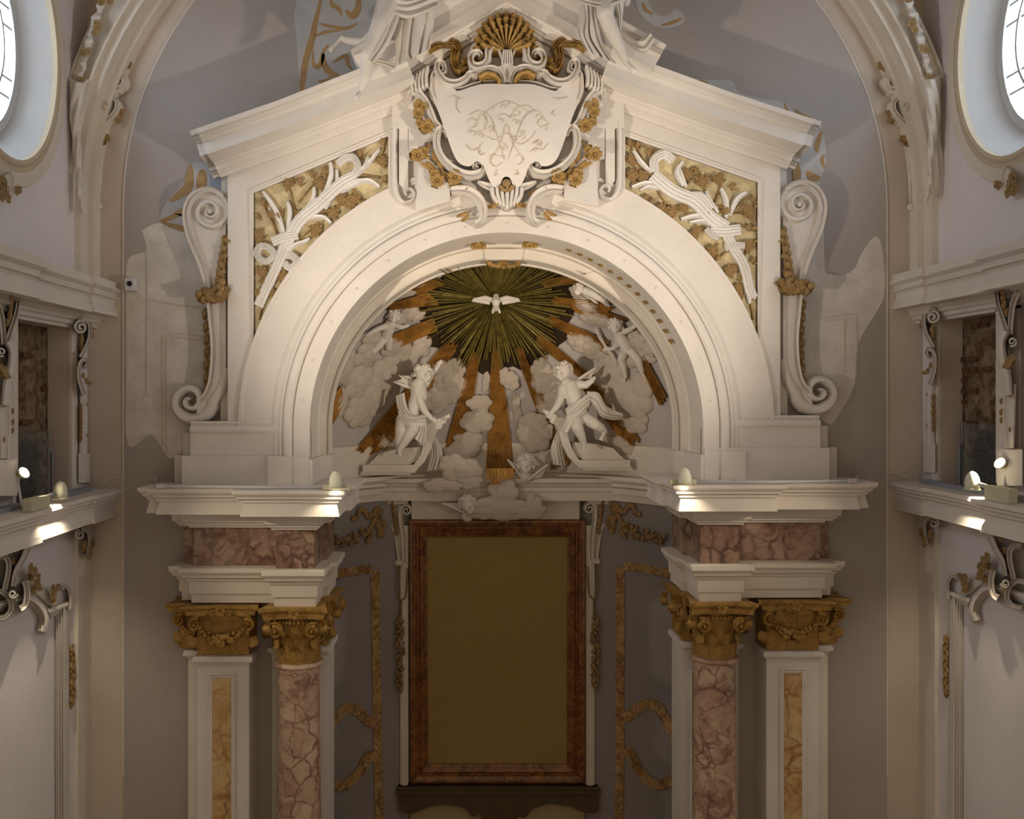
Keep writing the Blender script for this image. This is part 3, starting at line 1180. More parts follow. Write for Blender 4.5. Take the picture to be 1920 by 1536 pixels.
ME_LEAF = leaf_mesh('leaf')
ME_SLIM = leaf_mesh('slim_leaf', .34, 1.0, .22, 2, .18, .08, .1)
ME_FLOWER = flower_mesh('flower')
ME_ROSE = rose_mesh('rose')
ME_TUFT = tuft_mesh('leaf_drop')
ME_BUD = MB().ell((0, -.05, .35), (.26, .2, .42), None, 8, 6).ell((.12, -.14, .42), (.14, .12, .34), Matrix.Rotation(.3, 3, 'Y'), 7, 5).ell((-.12, -.14, .42), (.14, .12, .34), Matrix.Rotation(-.3, 3, 'Y'), 7, 5).mesh('bud', True)


def copymat(me, mat):
    m = me.copy()
    m.materials.clear()
    m.materials.append(mat)
    return m


G_LEAF, G_SLIM, G_FLOWER = copymat(ME_LEAF, M_GOLD), copymat(ME_SLIM, M_GOLD), copymat(ME_FLOWER, M_GOLD)
O_LEAF, O_SLIM, O_FLOWER, O_ROSE, O_TUFT, O_BUD = [copymat(m, M_OCHRE) for m in (ME_LEAF, ME_SLIM, ME_FLOWER, ME_ROSE, ME_TUFT, ME_BUD)]
C_LEAF, C_FLOWER, C_ROSE = [copymat(m, M_OLDGOLD) for m in (ME_LEAF, ME_FLOWER, ME_ROSE)]
S_LEAF, S_SLIM = copymat(ME_LEAF, M_STATUE), copymat(ME_SLIM, M_WRIB)


def orient(loc, size, rot=0.0, normal=None, tilt=0.0, flat=1.0):
    """object matrix: spin rot degrees clockwise in the picture; normal turns the face away from -y"""
    M = Matrix.Translation(loc)
    if normal is not None:
        n = Vector(normal).normalized()
        M = M @ Vector((0, -1, 0)).rotation_difference(n).to_matrix().to_4x4()
    M = M @ Matrix.Rotation(math.radians(rot), 4, 'Y') @ Matrix.Rotation(math.radians(tilt), 4, 'X')
    if not hasattr(size, '__len__'):
        size = (size, size * flat, size)
    return M @ Matrix.Diagonal((*size, 1))


def orn(name, me, parent, px, py, Y, spx, rot=0.0, flat=1.0, tilt=0.0, **kw):
    """ornament by picture position: spx = size in pixels"""
    s = spx * (Y + 12) / F
    return place(name, me, None, parent, orient(P(px, py, Y), s, rot, None, tilt, flat), **kw)


FLUTE = [(1, 0), (1, .72), (.72, 1), (.42, .86), (0, .78), (-.42, .86), (-.72, 1), (-1, .72), (-1, 0)]
ROUND = [(1, 0), (.95, .45), (.7, .85), (.35, 1), (-.35, 1), (-.7, .85), (-.95, .45), (-1, 0)]


def band(mb, path, width, Y, depth, prof=FLUTE, mapper=None):
    """carved ribbon: 2D pixel path on plane Y, half width in px, standing depth in front"""
    k = len(path)
    path = [Vector((p[0], p[1])) for p in path]
    if not hasattr(width, '__len__'):
        width = [width] * k
    if not hasattr(depth, '__len__'):
        depth = [depth] * k
    if not hasattr(Y, '__len__'):
        Y = [Y] * k
    rows = []
    for i, p in enumerate(path):
        d = path[min(i + 1, k - 1)] - path[max(i - 1, 0)]
        d = d.normalized() if d.length > 1e-9 else Vector((1, 0))
        nn = Vector((-d.y, d.x))
        row = []
        for a, w in prof:
            q = p + nn * a * width[i]
            b = mapper(q.x, q.y, w * depth[i]) if mapper else P(q.x, q.y, Y[i]) - Vector((0, w * depth[i], 0))
            row.append(b)
        rows.append(row)
    return mb.grid(rows, True, True)


def lerp(a, b, n):
    return [a + (b - a) * i / max(1, n - 1) for i in range(n)]


def taper(n, w, end=.35):
    return [w * (1 - (1 - end) * (i / max(1, n - 1))) for i in range(n)]


def mir(path, cx, dy=0.0):
    return [(2 * cx - p[0], p[1] + dy) for p in path]


# ================================================================ capitals
def vol2(cx, cz, r, y, w, s, mb, depth=.06, turns=1.6, a0=90):
    """flat spiral volute in the x-z plane"""
    pth = spiral(0, 0, r, r * .12, 0, turns, 30)
    k = len(pth)
    rows = []
    for i in range(k):
        ax, az = pth[i]
        a = math.atan2(az, ax)
        nx, nz = math.cos(a), math.sin(a)
        ww = w * (1 - .6 * i / (k - 1))
        dd = depth * (1 + .35 * i / (k - 1))
        row = []
        for q, d in FLUTE:
            X_ = ax + nx * q * ww
            Z_ = az + nz * q * ww
            rot = math.radians(a0)
            xr, zr = X_ * math.cos(rot) - Z_ * math.sin(rot), X_ * math.sin(rot) + Z_ * math.cos(rot)
            row.append(Vector((cx + s * xr, y - d * dd, cz + zr)))
        rows.append(row)
    mb.grid(rows, True, True)
    mb.ell((cx, y - depth * 1.3, cz), (r * .2, depth * .3, r * .2), None, 8, 6)


def abacus(mb, cx, y0, y1, hw, z0, z1, concave=.05):
    """slab whose front edge bows inwards"""
    n = 12
    out = []
    for i in range(n + 1):
        u = -1 + 2 * i / n
        out.append((cx + u * hw, y0 + concave * (1 - u * u)))
    for i in range(n + 1):
        u = -1 + 2 * i / n
        out.append((cx + hw - concave * (1 - u * u), y0 + (y1 - y0) * (i / n)))
    out += [(cx + hw, y1), (cx - hw, y1)]
    for i in range(n + 1):
        u = -1 + 2 * i / n
        out.append((cx - hw + concave * (1 - u * u), y1 + (y0 - y1) * (i / n)))
    path = out
    c = Vector((cx, (y0 + y1) / 2))
    rows = []
    for sc, z in ((.88, z0), (.90, z0 + (z1 - z0) * .45), (.96, z0 + (z1 - z0) * .6), (1.0, z0 + (z1 - z0) * .75), (1.0, z1)):
        rows.append([Vector((c.x + (x - c.x) * sc, c.y + (y - c.y) * sc, z)) for x, y in path])
    mb.grid(rows, True, True)


def capital_flat(parent, cx, yf, yb, w, z0, z1):
    """pilaster capital with volutes, flower and swag; w = shaft width"""
    h = z1 - z0
    cap = MB()
    rows = []
    for t, k in ((0, .96), (.02, 1.0), (.5, 1.0), (.72, 1.05), (.80, 1.12)):
        hw = w / 2 * k
        rows.append([Vector((cx - hw, yb, z0 + h * t)), Vector((cx - hw, yf + (1 - k) * .3, z0 + h * t)), Vector((cx + hw, yf + (1 - k) * .3, z0 + h * t)), Vector((cx + hw, yb, z0 + h * t))])
    cap.grid(rows, True, True)
    c = build('capital', cap, M_OLDGOLD, parent, label='gilt capital with volutes and swag')
    mb = MB()
    abacus(mb, cx, yf - .17, yb, w / 2 + .16, z0 + h * .80, z1 - .02, .05)
    build('abacus', mb, M_OLDGOLD, c)
    mb = MB()
    mb.box2((cx - w * .36, yf - .05, z0 + h * .69), (cx + w * .36, yf, z0 + h * .78))
    mb.box2((cx - w * .38, yf - .065, z0 + h * .745), (cx + w * .38, yf, z0 + h * .78))
    build('lip', mb, M_OLDGOLD, c)
    for s in (-1, 1):
        mb = MB()
        vol2(cx + s * w * .50, z0 + h * .62, .088, yf - .05, .030, -s, mb, .07, 1.7, 60)
        # stem that rises from the leaves into the volute
        pth = bez([(cx + s * w * .30, z0 + h * .80), (cx + s * w * .42, z0 + h * .80), (cx + s * w * .56, z0 + h * .76)], 6)
        mb.tube([Vector((p[0], yf - .09, p[1])) for p in pth], [.02, .024, .028, .03, .03, .03, .03, .028, .026, .024, .022, .02, .018], 8)
        build('volute', mb, M_OLDGOLD, c, smooth=45)
        place('leaf', C_LEAF, None, c, orient((cx + s * w * .36, yf - .015, z0 + .01), (.20, .20, h * .50), 0))
        place('leaf', C_LEAF, None, c, orient((cx + s * w * .56, yf - .03, z0 + h * .36), (.15, .2, .15), s * 165))
    place('leaf', C_LEAF, None, c, orient((cx, yf - .015, z0 + .01), (.20, .16, h * .26), 0))
    place('flower', C_FLOWER, None, c, orient((cx, yf - .15, z1 - .08), .075, 10))
    place('flower', C_FLOWER, None, c, orient((cx - .10, yf - .13, z1 - .10), .05, 0))
    place('flower', C_FLOWER, None, c, orient((cx + .10, yf - .13, z1 - .10), .05, 0))
    # swag between the volutes
    mb = MB()
    rnd = random.Random(int(abs(cx) * 100))
    n = 19
    for i in range(n):
        u = -1 + 2 * i / (n - 1)
        x = cx + u * w * .47
        z = z0 + h * (.32 + .26 * u * u)
        r = .026 + .034 * (1 - abs(u)) ** .8
        for k in range(3):
            mb.ell((x + rnd.uniform(-.02, .02), yf - .07 - rnd.uniform(0, .05), z + rnd.uniform(-r, r)), r * rnd.uniform(.55, .85), None, 7, 5)
    build('swag', mb, M_OLDGOLD, c, smooth=True)
    return c


def capital_round(parent, cx, cy, r, z0, z1):
    h = z1 - z0
    mb = MB()
    mb.lathe((cx, cy, z0), [(r * .98, 0), (r, .02), (r * .97, h * .4), (r * 1.02, h * .62), (r * 1.12, h * .70), (r * 1.14, h * .73), (r * 1.0, h * .75), (r * 1.0, h * .82)], 36)
    c = build('capital', mb, M_OLDGOLD, parent, smooth=40, label='gilt leafy capital with corner volutes')
    mb = MB()
    abacus(mb, cx, cy - r * 1.62, cy + r * 1.62, r * 1.62, z0 + h * .80, z1 - .0, .075)
    build('abacus', mb, M_OLDGOLD, c)
    mb = MB()
    for k in range(36):
        a = 2 * PI * k / 36
        mb.ell((cx + r * 1.13 * math.cos(a), cy + r * 1.13 * math.sin(a), z0 + h * .715), (.018, .018, .035), None, 6, 4)
    build('fluted_lip', mb, M_OLDGOLD, c, smooth=True)
    for k in range(4):
        a = PI / 4 + k * PI / 2
        d = Vector((math.cos(a), math.sin(a), 0))
        # pair of scrolls meeting at the corner
        for q in (-1, 1):
            loc = MB()
            vol2(0, 0, .085, -.02, .03, 1, loc, .075, 1.7, 60)
            ang = a + PI / 2 + q * PI / 4
            Mx = Matrix.Translation(Vector((cx, cy, z0 + h * .60)) + d * r * 1.38 + Vector((math.cos(ang - PI / 2 * 0), math.sin(ang), 0)) * 0)
            front = Vector((math.cos(a + q * PI / 4), math.sin(a + q * PI / 4), 0))
            xax = Vector((0, 0, 1)).cross(front) * -1
            sgn = 1 if xax.dot(d) > 0 else -1
            R = Matrix((xax * sgn, -front, Vector((0, 0, 1)))).transposed().to_4x4()
            me = loc.mesh('volute', 45)
            place('volute', me, M_OLDGOLD, c, Matrix.Translation(Vector((cx, cy, z0 + h * .61)) + d * r * 1.22 + front * .06) @ R)
        front = Vector((math.cos(k * PI / 2), math.sin(k * PI / 2), 0))
        place('flower', C_FLOWER, None, c, orient(Vector((cx, cy, z1 - .075)) + front * r * 1.40, .075, 15, front))
        place('leaf', C_LEAF, None, c, orient(Vector((cx, cy, z0 + h * .42)) + d * r * 1.30, (.12, .16, .13), 180, d))
    for row, (n, hh, ww, off) in enumerate(((8, h * .36, .19, 0), (8, h * .60, .19, PI / 8))):
        for k in range(n):
            a = 2 * PI * k / n + off - PI / 2
            d = Vector((math.cos(a), math.sin(a), 0))
            place('leaf', C_LEAF, None, c, orient(Vector((cx, cy, z0 + .01)) + d * r * (1.02 - .03 * row), (ww, .24, hh), 0, d))
    return c


things = {o.name: o for o in bpy.data.objects}
for s in (-1, 1):
    dz = 0 if s < 0 else .065
    ztop = 5.385 + dz
    col = [o for o in bpy.data.objects if o.name.startswith('column') and o.type == 'EMPTY' and o.location.x * s > 0][0]
    capital_round(col, CX[s], -.40, .265, P(0, 1236, -.40).z + dz, ztop)
    pils = [o for o in bpy.data.objects if o.name.startswith('pilaster') and o.type == 'EMPTY' and o.location.x * s > 0]
    pils.sort(key=lambda o: o.location.y)
    zt = P(0, 1229, -.45).z + dz
    cx = pils[0].location.x
    capital_flat(pils[0], cx, -.45, .0, .66, zt, ztop)
    capital_flat(pils[1], pils[1].location.x + s * .05, -.28, .0, .26, zt + .03, ztop)
    capital_flat(pils[2], pils[2].location.x, -.02, .6, .73, zt, ztop)
    # side of the rear capital that faces the apse
    cs = [o for o in pils[2].children if o.name.startswith('capital')][0]
    xin = s * 2.35
    for k in range(2):
        loc = MB()
        vol2(0, 0, .085, -.02, .03, 1 if k else -1, loc, .07, 1.7, 60)
        R = Matrix.Rotation(s * -PI / 2 if True else 0, 4, 'Z')
        place('volute', loc.mesh('volute', 45), M_OLDGOLD, cs, Matrix.Translation((xin - s * .06, .08 + .48 * k, zt + .42)) @ R)
    for k in range(3):
        place('leaf', C_LEAF, None, cs, orient((xin - s * .01, .10 + .21 * k, zt + .01), (.20, .2, .36), 0, (-s, 0, 0)))

# ================================================================ volute buttresses
RIB = [(378, 752), (394, 738), (404, 708), (408, 655), (404, 605), (400, 565), (394, 530), (384, 498), (366, 455), (357, 422), (357, 396), (368, 374), (388, 362), (408, 363), (424, 374)]


def buttress(side):
    nm = 'left' if side < 0 else 'right'

    def mp(q):
        if side < 0:
            return q
        t = (q[1] - 380) / 380
        return (1890 - q[0], q[1] - 13 - 4 * t)
    Yv = -.06
    t = thing('scroll_buttress', 'tall S shaped stucco scroll with leafy garland on the %s flank of the arch' % nm, 'scroll', P(*mp((380, 785)), Yv))
    rib = bez(RIB, 5)
    mb = MB()
    poly = [mp(q) for q in rib] + [mp((428, 380)), mp((428, 690)), mp((418, 735)), mp((396, 768)), mp((372, 783))]
    mb.prism([P(a, b, Yv) for a, b in poly], (0, -.13, 0))
    build('web', mb, M_WHITE, t)
    mb = MB()
    band(mb, [mp(q) for q in rib], [5.5 + 2.5 * math.sin(PI * i / len(rib)) for i in range(len(rib))], Yv, .2)
    build('ribbon', mb, M_WHITE, t, smooth=40)
    mb = MB()
    sp = spiral(400, 402, 37, 3, -72, 1.9, 44)
    band(mb, [mp(q) for q in sp], taper(len(sp), 8.5, .3), Yv, [.16 + .07 * i / 44 for i in range(45)], ROUND)
    c = P(*mp((400, 402)), Yv)
    mb.ell(c + Vector((0, -.19, 0)), .035, None, 8, 6)
    build('upper_volute', mb, M_WHITE, t, smooth=40)
    mb = MB()
    sp = bez([(426, 690), (418, 728), (400, 756)], 5)[:-1] + [Vector(q) for q in spiral(362, 752, 40, 3, 15, 1.75, 44)]
    band(mb, [mp(q) for q in sp], [9 + 4 * math.sin(PI * min(1, i / 20)) if i < 20 else 9 * (1 - .7 * (i - 20) / (len(sp) - 20)) for i in range(len(sp))], Yv, [.14 + .08 * i / len(sp) for i in range(len(sp))], ROUND)
    build('lower_volute', mb, M_WHITE, t, smooth=40)
    g = MB()
    rnd = random.Random(5)
    for i in range(30):
        u = i / 29
        q = mp((418 - 30 * abs(math.sin(u * 5)) * (u > .3), 540 + 26 * math.sin(u * 2.5)))
        q = mp((385 + 42 * u, 560 - 18 * (2 * u - 1) ** 2 * (1 if u > .5 else .3) + rnd.uniform(-12, 10)))
        p = P(*q, Yv)
        g.ell(p + Vector((0, -.24 - rnd.uniform(0, .06), 0)), (rnd.uniform(.035, .06), .05, rnd.uniform(.035, .06)), Matrix.Rotation(rnd.uniform(-1, 1), 3, 'Y'), 7, 5)
    gar = build('garland', g, M_OCHRE, t, smooth=True, label='ochre garland of leaves and fruit')
    for i in range(11):
        u = i / 10
        x, y = mp((386 + 40 * u, 556 - 16 * (2 * u - 1) ** 2 * (1 if u > .5 else .3) + rnd.uniform(-9, 8)))
        orn('rose', O_ROSE, gar, x, y, Yv - .30, rnd.uniform(6, 8.5), rnd.uniform(0, 90))
        orn('leaf', O_LEAF, gar, x, y, Yv - .26, 15, rnd.uniform(100, 260))
    for k in range(7):
        x, y = mp((424 - 2.2 * k if k < 5 else 414 - 4 * (k - 5), 440 + 15 * k))
        orn('leaf_drop', O_TUFT, gar, x, y, Yv - .16, 24 + k * 1.2, rot=side * -6)
        orn('leaf', O_LEAF, gar, x, y + 6, Yv - .22, 13, 150 + 60 * (k % 2))
    for k in range(7):
        x, y = mp((388 + 3.0 * math.sin(k * .5), 578 + 24 * k))
        orn('leaf_drop', O_TUFT, gar, x, y, Yv - .06, 24, rot=side * -8)
    return t


buttress(-1)
buttress(1)
# ================================================================ spandrel reliefs
YS = YF + .035


def relief(label, stems, palms, ribbons, roses, buds, loc):
    t = thing('spandrel_relief', label, 'relief', loc)
    for path, w in stems:
        mb = MB()
        c = bez(path, 6)
        band(mb, c, taper(len(c), w, .5), YS, .035, ROUND)
        build('stem', mb, M_OCHRE, t, smooth=True)
    for path, w in palms:
        mb = MB()
        c = bez(path, 7)
        n = len(c)
        band(mb, c, [w * (.35 + .65 * math.sin(PI * min(1, .15 + i / n * .8))) for i in range(n)], [YS - .0 * i for i in range(n)], [.05 + .03 * math.sin(PI * i / n) for i in range(n)])
        build('palm_leaf', mb, M_WRIB, t, smooth=40)
    for path, w in ribbons:
        mb = MB()
        c = bez(path, 6)
        n = len(c)
        # pleated band
        k = 5
        rows = []
        pr = [(1, 0), (1, .8)] + [(1 - 2 * (j + .5) / 7, (1.0 if j % 2 else .72)) for j in range(7)] + [(-1, .8), (-1, 0)]
        band(mb, c, w, YS, [.075 + .03 * math.sin(PI * i / n) for i in range(n)], pr)
        build('ribbon', mb, M_WRIB, t)
    for x, y, s, r in roses:
        x = min(max(x, 486 if x < 900 else 1181), 717 if x < 900 else 1409)
        for q in (40, 160, 280):
            orn('leaf', O_SLIM, t, x, y, YS - .03, s * 1.9, r + q, .8)
        orn('rose', O_ROSE, t, x, y, YS - .05, s * 1.15, r, .8)
    for x, y, s, r in buds:
        y += 6
        x = min(max(x, 486 if x < 900 else 1181), 717 if x < 900 else 1409)
        orn('bud', O_BUD, t, x, y, YS - .04, s * 1.35, r, .8)
        orn('leaf', O_SLIM, t, x + 3, y + 4, YS - .02, s * 1.1, r + 35, .8)
    return t


relief('white palm bundle with ochre roses and bow in the left spandrel of the arch',
       [([(486, 600), (498, 560), (512, 530), (530, 512)], 2.2), ([(500, 500), (505, 515), (492, 540)], 2.0), ([(520, 440), (512, 420), (502, 400), (490, 372)], 2.2),
        ([(560, 420), (552, 390), (545, 360), (540, 345)], 2.2), ([(560, 380), (580, 355), (600, 330), (610, 315)], 2.2), ([(640, 350), (690, 310), (716, 290), (722, 262)], 2.4),
        ([(660, 330), (690, 330), (712, 334)], 2.0), ([(600, 400), (640, 385), (665, 375)], 2.2), ([(560, 450), (585, 430), (600, 425)], 2.0), ([(515, 470), (498, 455), (482, 440)], 2.0),
        ([(680, 320), (672, 300), (676, 285)], 2.0)],
       [([(530, 440), (525, 410), (512, 385), (494, 360)], 5.0), ([(540, 440), (545, 400), (540, 380)], 4.5), ([(535, 450), (528, 420), (505, 392)], 3.5), ([(550, 430), (575, 412), (605, 408), (622, 420)], 4.5),
        ([(590, 390), (612, 360), (622, 330), (620, 306)], 5.0), ([(600, 392), (630, 355), (632, 320)], 4.0), ([(570, 400), (588, 375), (590, 352)], 4.0),
        ([(625, 370), (660, 350), (690, 340), (712, 352)], 5.0), ([(630, 362), (665, 342), (700, 340)], 4.0), ([(650, 345), (680, 320), (692, 296)], 4.0), ([(665, 335), (690, 310), (712, 282)], 4.0),
        ([(545, 462), (570, 455), (582, 448)], 3.5), ([(530, 490), (552, 462), (576, 452)], 3.5)],
       [([(486, 575), (500, 545), (516, 512), (530, 480), (540, 452)], 9), ([(530, 478), (560, 420), (600, 385), (640, 348), (668, 332)], 11), ([(512, 455), (535, 447), (560, 442)], 8.5),
        ([(518, 480), (500, 492), (484, 480), (490, 464), (506, 466), (520, 482)], 6.0), ([(522, 482), (545, 480), (560, 492), (546, 504), (534, 494)], 6.5), ([(634, 310), (650, 298), (666, 300), (672, 318), (660, 334)], 6.5),
        ([(584, 392), (600, 380), (618, 388)], 8)],
       [(532, 520, 12, 0), (498, 530, 9, 0), (492, 510, 10, 30), (484, 549, 9, 0), (510, 549, 8, 60), (512, 401, 9, 10), (522, 404, 9, 0), (564, 402, 9, 20), (540, 344, 10, 30), (600, 344, 10, 0),
        (655, 380, 12, 0), (640, 372, 10, 40), (625, 398, 10, 0), (665, 372, 11, 70), (720, 302, 10, 0), (594, 428, 10, 0), (590, 437, 8, 50), (620, 362, 8, 20), (482, 437, 8, 0), (486, 448, 8, 30)],
       [(494, 380, 13, -10), (486, 403, 11, -50), (560, 340, 13, 20), (585, 326, 12, -10), (604, 318, 12, 30), (674, 288, 13, 10), (722, 266, 13, 10), (714, 330, 13, 80), (520, 566, 10, 60), (490, 602, 9, 190), (484, 612, 12, 200), (552, 430, 10, 40)],
       P(560, 430, YS))
relief('white palm bundle with ochre roses in the right spandrel of the arch',
       [([(1412, 600), (1405, 560), (1400, 530), (1380, 500)], 2.2), ([(1190, 270), (1200, 290), (1220, 320)], 2.2), ([(1250, 350), (1290, 370), (1330, 395), (1345, 400)], 2.4), ([(1340, 380), (1350, 350), (1345, 330)], 2.2),
        ([(1290, 345), (1300, 320), (1305, 312)], 2.0), ([(1375, 395), (1390, 380), (1408, 365)], 2.2), ([(1340, 395), (1370, 400), (1405, 400)], 2.0), ([(1380, 420), (1400, 425), (1410, 418)], 2.0),
        ([(1365, 470), (1345, 485), (1340, 492)], 2.0), ([(1395, 480), (1402, 465), (1410, 450)], 2.0), ([(1230, 350), (1240, 372), (1262, 396)], 2.2), ([(1320, 425), (1305, 432), (1300, 440)], 2.0), ([(1180, 300), (1210, 320), (1190, 330)], 2.0)],
       [([(1220, 325), (1200, 305), (1186, 284)], 4.5), ([(1280, 350), (1268, 325), (1280, 304)], 4.5), ([(1285, 352), (1276, 330), (1270, 312)], 3.5), ([(1240, 348), (1210, 345), (1184, 352)], 4.5), ([(1235, 356), (1215, 352), (1200, 358)], 3.5),
        ([(1360, 410), (1360, 380), (1350, 354)], 4.5), ([(1366, 405), (1380, 375), (1398, 362)], 5.0), ([(1345, 400), (1330, 380), (1322, 360)], 4.0), ([(1340, 420), (1310, 406), (1276, 412)], 5.0), ([(1342, 428), (1318, 416), (1292, 418)], 4.0),
        ([(1400, 520), (1402, 550), (1404, 570)], 4.0), ([(1404, 520), (1408, 545), (1414, 562)], 4.0)],
       [([(1222, 330), (1258, 360), (1300, 380), (1330, 410), (1360, 430)], 12), ([(1225, 325), (1226, 302), (1244, 292), (1260, 304)], 8.5), ([(1280, 375), (1310, 372), (1330, 395)], 9), ([(1330, 434), (1356, 436), (1386, 432)], 10),
        ([(1360, 440), (1375, 470), (1392, 500), (1402, 540), (1410, 560)], 9), ([(1358, 466), (1378, 462), (1394, 462)], 6), ([(1322, 430), (1332, 442), (1345, 448)], 5)],
       [(1316, 340, 12, 0), (1330, 398, 11, 0), (1258, 398, 12, 30), (1240, 390, 9, 0), (1185, 328, 11, 0), (1205, 330, 11, 40), (1182, 298, 10, 0), (1288, 326, 10, 10), (1406, 400, 12, 0), (1400, 390, 9, 50), (1362, 394, 9, 20),
        (1336, 470, 11, 0), (1404, 460, 11, 20), (1368, 508, 10, 0), (1376, 504, 8, 40), (1396, 518, 10, 70), (1384, 540, 9, 0), (1386, 556, 8, 30), (1302, 440, 9, 0), (1308, 432, 8, 60), (1346, 336, 10, 0), (1282, 390, 9, 0)],
       [(1182, 268, 13, -20), (1194, 270, 12, 20), (1216, 284, 14, 0), (1304, 320, 12, 10), (1348, 332, 12, 30), (1368, 346, 13, 50), (1408, 372, 12, 40), (1398, 422, 11, 60), (1410, 422, 11, 90), (1338, 484, 11, 190), (1348, 472, 11, 200), (1412, 486, 11, 30), (1412, 600, 13, 185), (1226, 366, 12, 210), (1216, 360, 12, 230)],
       P(1330, 430, YS))
# ================================================================ cartouche over the arch
YK = YF - .10
CXC = 949.5
cart = thing('cartouche', 'large white shield cartouche with gilt shell, scrolls and flowers over the arch crown', 'cartouche', P(949, 420, YK))
# backing panel (keystone) and its curled side strips
mb = MB()
bot = []
mb.prism([P(x, y, YK) for x, y in [(765, 205), (765, 300), (780, 300), (776, 392), (842, 377), (895, 398), (1003, 398), (1057, 375), (1123, 388), (1120, 298), (1134, 298), (1134, 200), (949, 70)]], (0, .1, 0))
build('backing_panel', mb, M_WHITE, cart)
for m in (0, 1):
    f = (lambda q: q) if m == 0 else (lambda q: (2 * 950.5 - q[0], q[1] - 6))
    strip = bez([(742, 236), (741, 300), (742, 345), (746, 368), (758, 382), (774, 378), (778, 366), (770, 357), (761, 362), (763, 370)], 6)
    mb = MB()
    band(mb, [f(q) for q in strip], taper(len(strip), 6, .5), YF, .13, ROUND)
    build('side_strip', mb, M_WHITE, cart, smooth=40)
    mb = MB()
    mb.prism([P(*f(q), YK) for q in [(748, 240), (748, 345), (760, 356), (765, 352), (766, 236)]], (0, .1, 0))
    build('strip_web', mb, M_WHITE, cart)
    # hanging plates left and right of the shield
    mb = MB()
    a = [f(q) for q in [(786, 300), (779, 394), (842, 378), (846, 346), (832, 318), (802, 298)]]
    mb.prism2([P(*q, YK) for q in a], [P(*q, YK - .12 - .06 * (q[1] - 300) / 90) for q in a])
    build('hanging_plate', mb, M_WHITE, cart)

SH = [(950, 158), (900, 158), (852, 172), (826, 158), (812, 138), (804, 150), (806, 180), (820, 205), (836, 250), (851, 291), (864, 308), (881, 312), (888, 305), (897, 303), (908, 313), (914, 331), (925, 350), (937, 347), (943, 334), (950, 331)]
SHL = bez(SH, 3)
SHF = [Vector((p.x, p.y)) for p in SHL] + [Vector((2 * CXC - p.x, p.y)) for p in SHL[::-1][1:-1]]
SC0 = Vector((949.5, 238))


def shield_y(px, py):
    e = ((px - 949.5) / 165) ** 2 + ((py - 246) / 135) ** 2
    return YK - .12 - .27 * max(0.0, 1 - e)


mb = MB()
rows = [[P(q.x, q.y, YK) for q in SHF]]
for fr in (1.0, .93, .8, .62, .42, .2, .03):
    rows.append([P(q.x, q.y, shield_y(q.x, q.y)) for q in [SC0 + (p - SC0) * fr for p in SHF]])
mb.grid(rows, True, True)
shield = build('shield', mb, M_WHITE, cart, smooth=50)
# raised rim
mb = MB()
rim = [SC0 + (q - SC0) * .965 for q in SHF]
band(mb, rim + [rim[0], rim[1]], 2.6, YK, .175, ROUND)
build('rim', mb, M_WHITE, cart, smooth=40)

# worn painted monogram on the shield
MONO = plaster('worn_monogram_paint', (.58, .49, .39), .3, 14)
strokes = [([(912, 256), (930, 262), (950, 250), (972, 270), (992, 262), (1006, 244)], 2.2), ([(880, 216), (900, 208), (920, 222), (934, 262), (946, 300)], 2.4), ([(1016, 212), (1000, 208), (982, 222), (966, 262), (952, 300)], 2.4),
           ([(906, 214), (950, 190), (996, 214)], 2.0), ([(920, 300), (938, 270), (950, 232), (962, 270), (984, 300)], 2.4), ([(876, 230), (884, 222), (894, 228), (890, 238), (878, 238)], 3), ([(896, 226), (902, 214), (912, 224), (908, 244), (898, 246)], 3.4),
           ([(1024, 228), (1016, 222), (1008, 230), (1012, 238)], 3), ([(874, 270), (882, 280), (896, 278), (906, 266)], 3), ([(1028, 268), (1018, 280), (1004, 278), (992, 286)], 3), ([(934, 292), (922, 290), (920, 304), (930, 312), (942, 304)], 3.4),
           ([(966, 294), (976, 290), (980, 302), (970, 310)], 3.4), ([(932, 318), (928, 328), (934, 326)], 3.4), ([(968, 318), (972, 326), (964, 326)], 3.4), ([(840, 184), (850, 180), (862, 186), (868, 182)], 4), ([(858, 186), (856, 202), (862, 212)], 3),
           ([(1038, 184), (1050, 186), (1064, 182)], 4), ([(1040, 206), (1034, 214), (1042, 216)], 3), ([(920, 244), (930, 246)], 4), ([(1022, 236), (1030, 232)], 4), ([(896, 282), (902, 290), (910, 286)], 4), ([(930, 220), (944, 214), (958, 222)], 2), ([(962, 206), (984, 198), (1000, 206)], 2), ([(944, 268), (952, 278)], 3)]
rq = random.Random(77)
for k in range(26):                     # loose curls of the worn ornament
    a, rr_ = rq.uniform(0, 2 * PI), rq.uniform(.25, .8)
    x, y = 949.5 + 95 * rr_ * math.cos(a), 246 + 68 * rr_ * math.sin(a)
    s0 = rq.uniform(4, 8)
    strokes.append(([(x - s0, y + rq.uniform(-2, 2)), (x, y - s0 * .8), (x + s0 * .8, y), (x + s0 * .2, y + s0 * .5)], rq.uniform(2, 3.6)))
for c, w in strokes:
    q = bez(c, 6)
    mb = MB()
    band(mb, q, [w * .36 * (.4 + .6 * math.sin(PI * (i + .5) / len(q))) for i in range(len(q))], [shield_y(p.x, p.y) - .001 for p in q], .006, [(1, 0), (1, 1), (-1, 1), (-1, 0)])
    build('monogram_stroke', mb, MONO, shield)

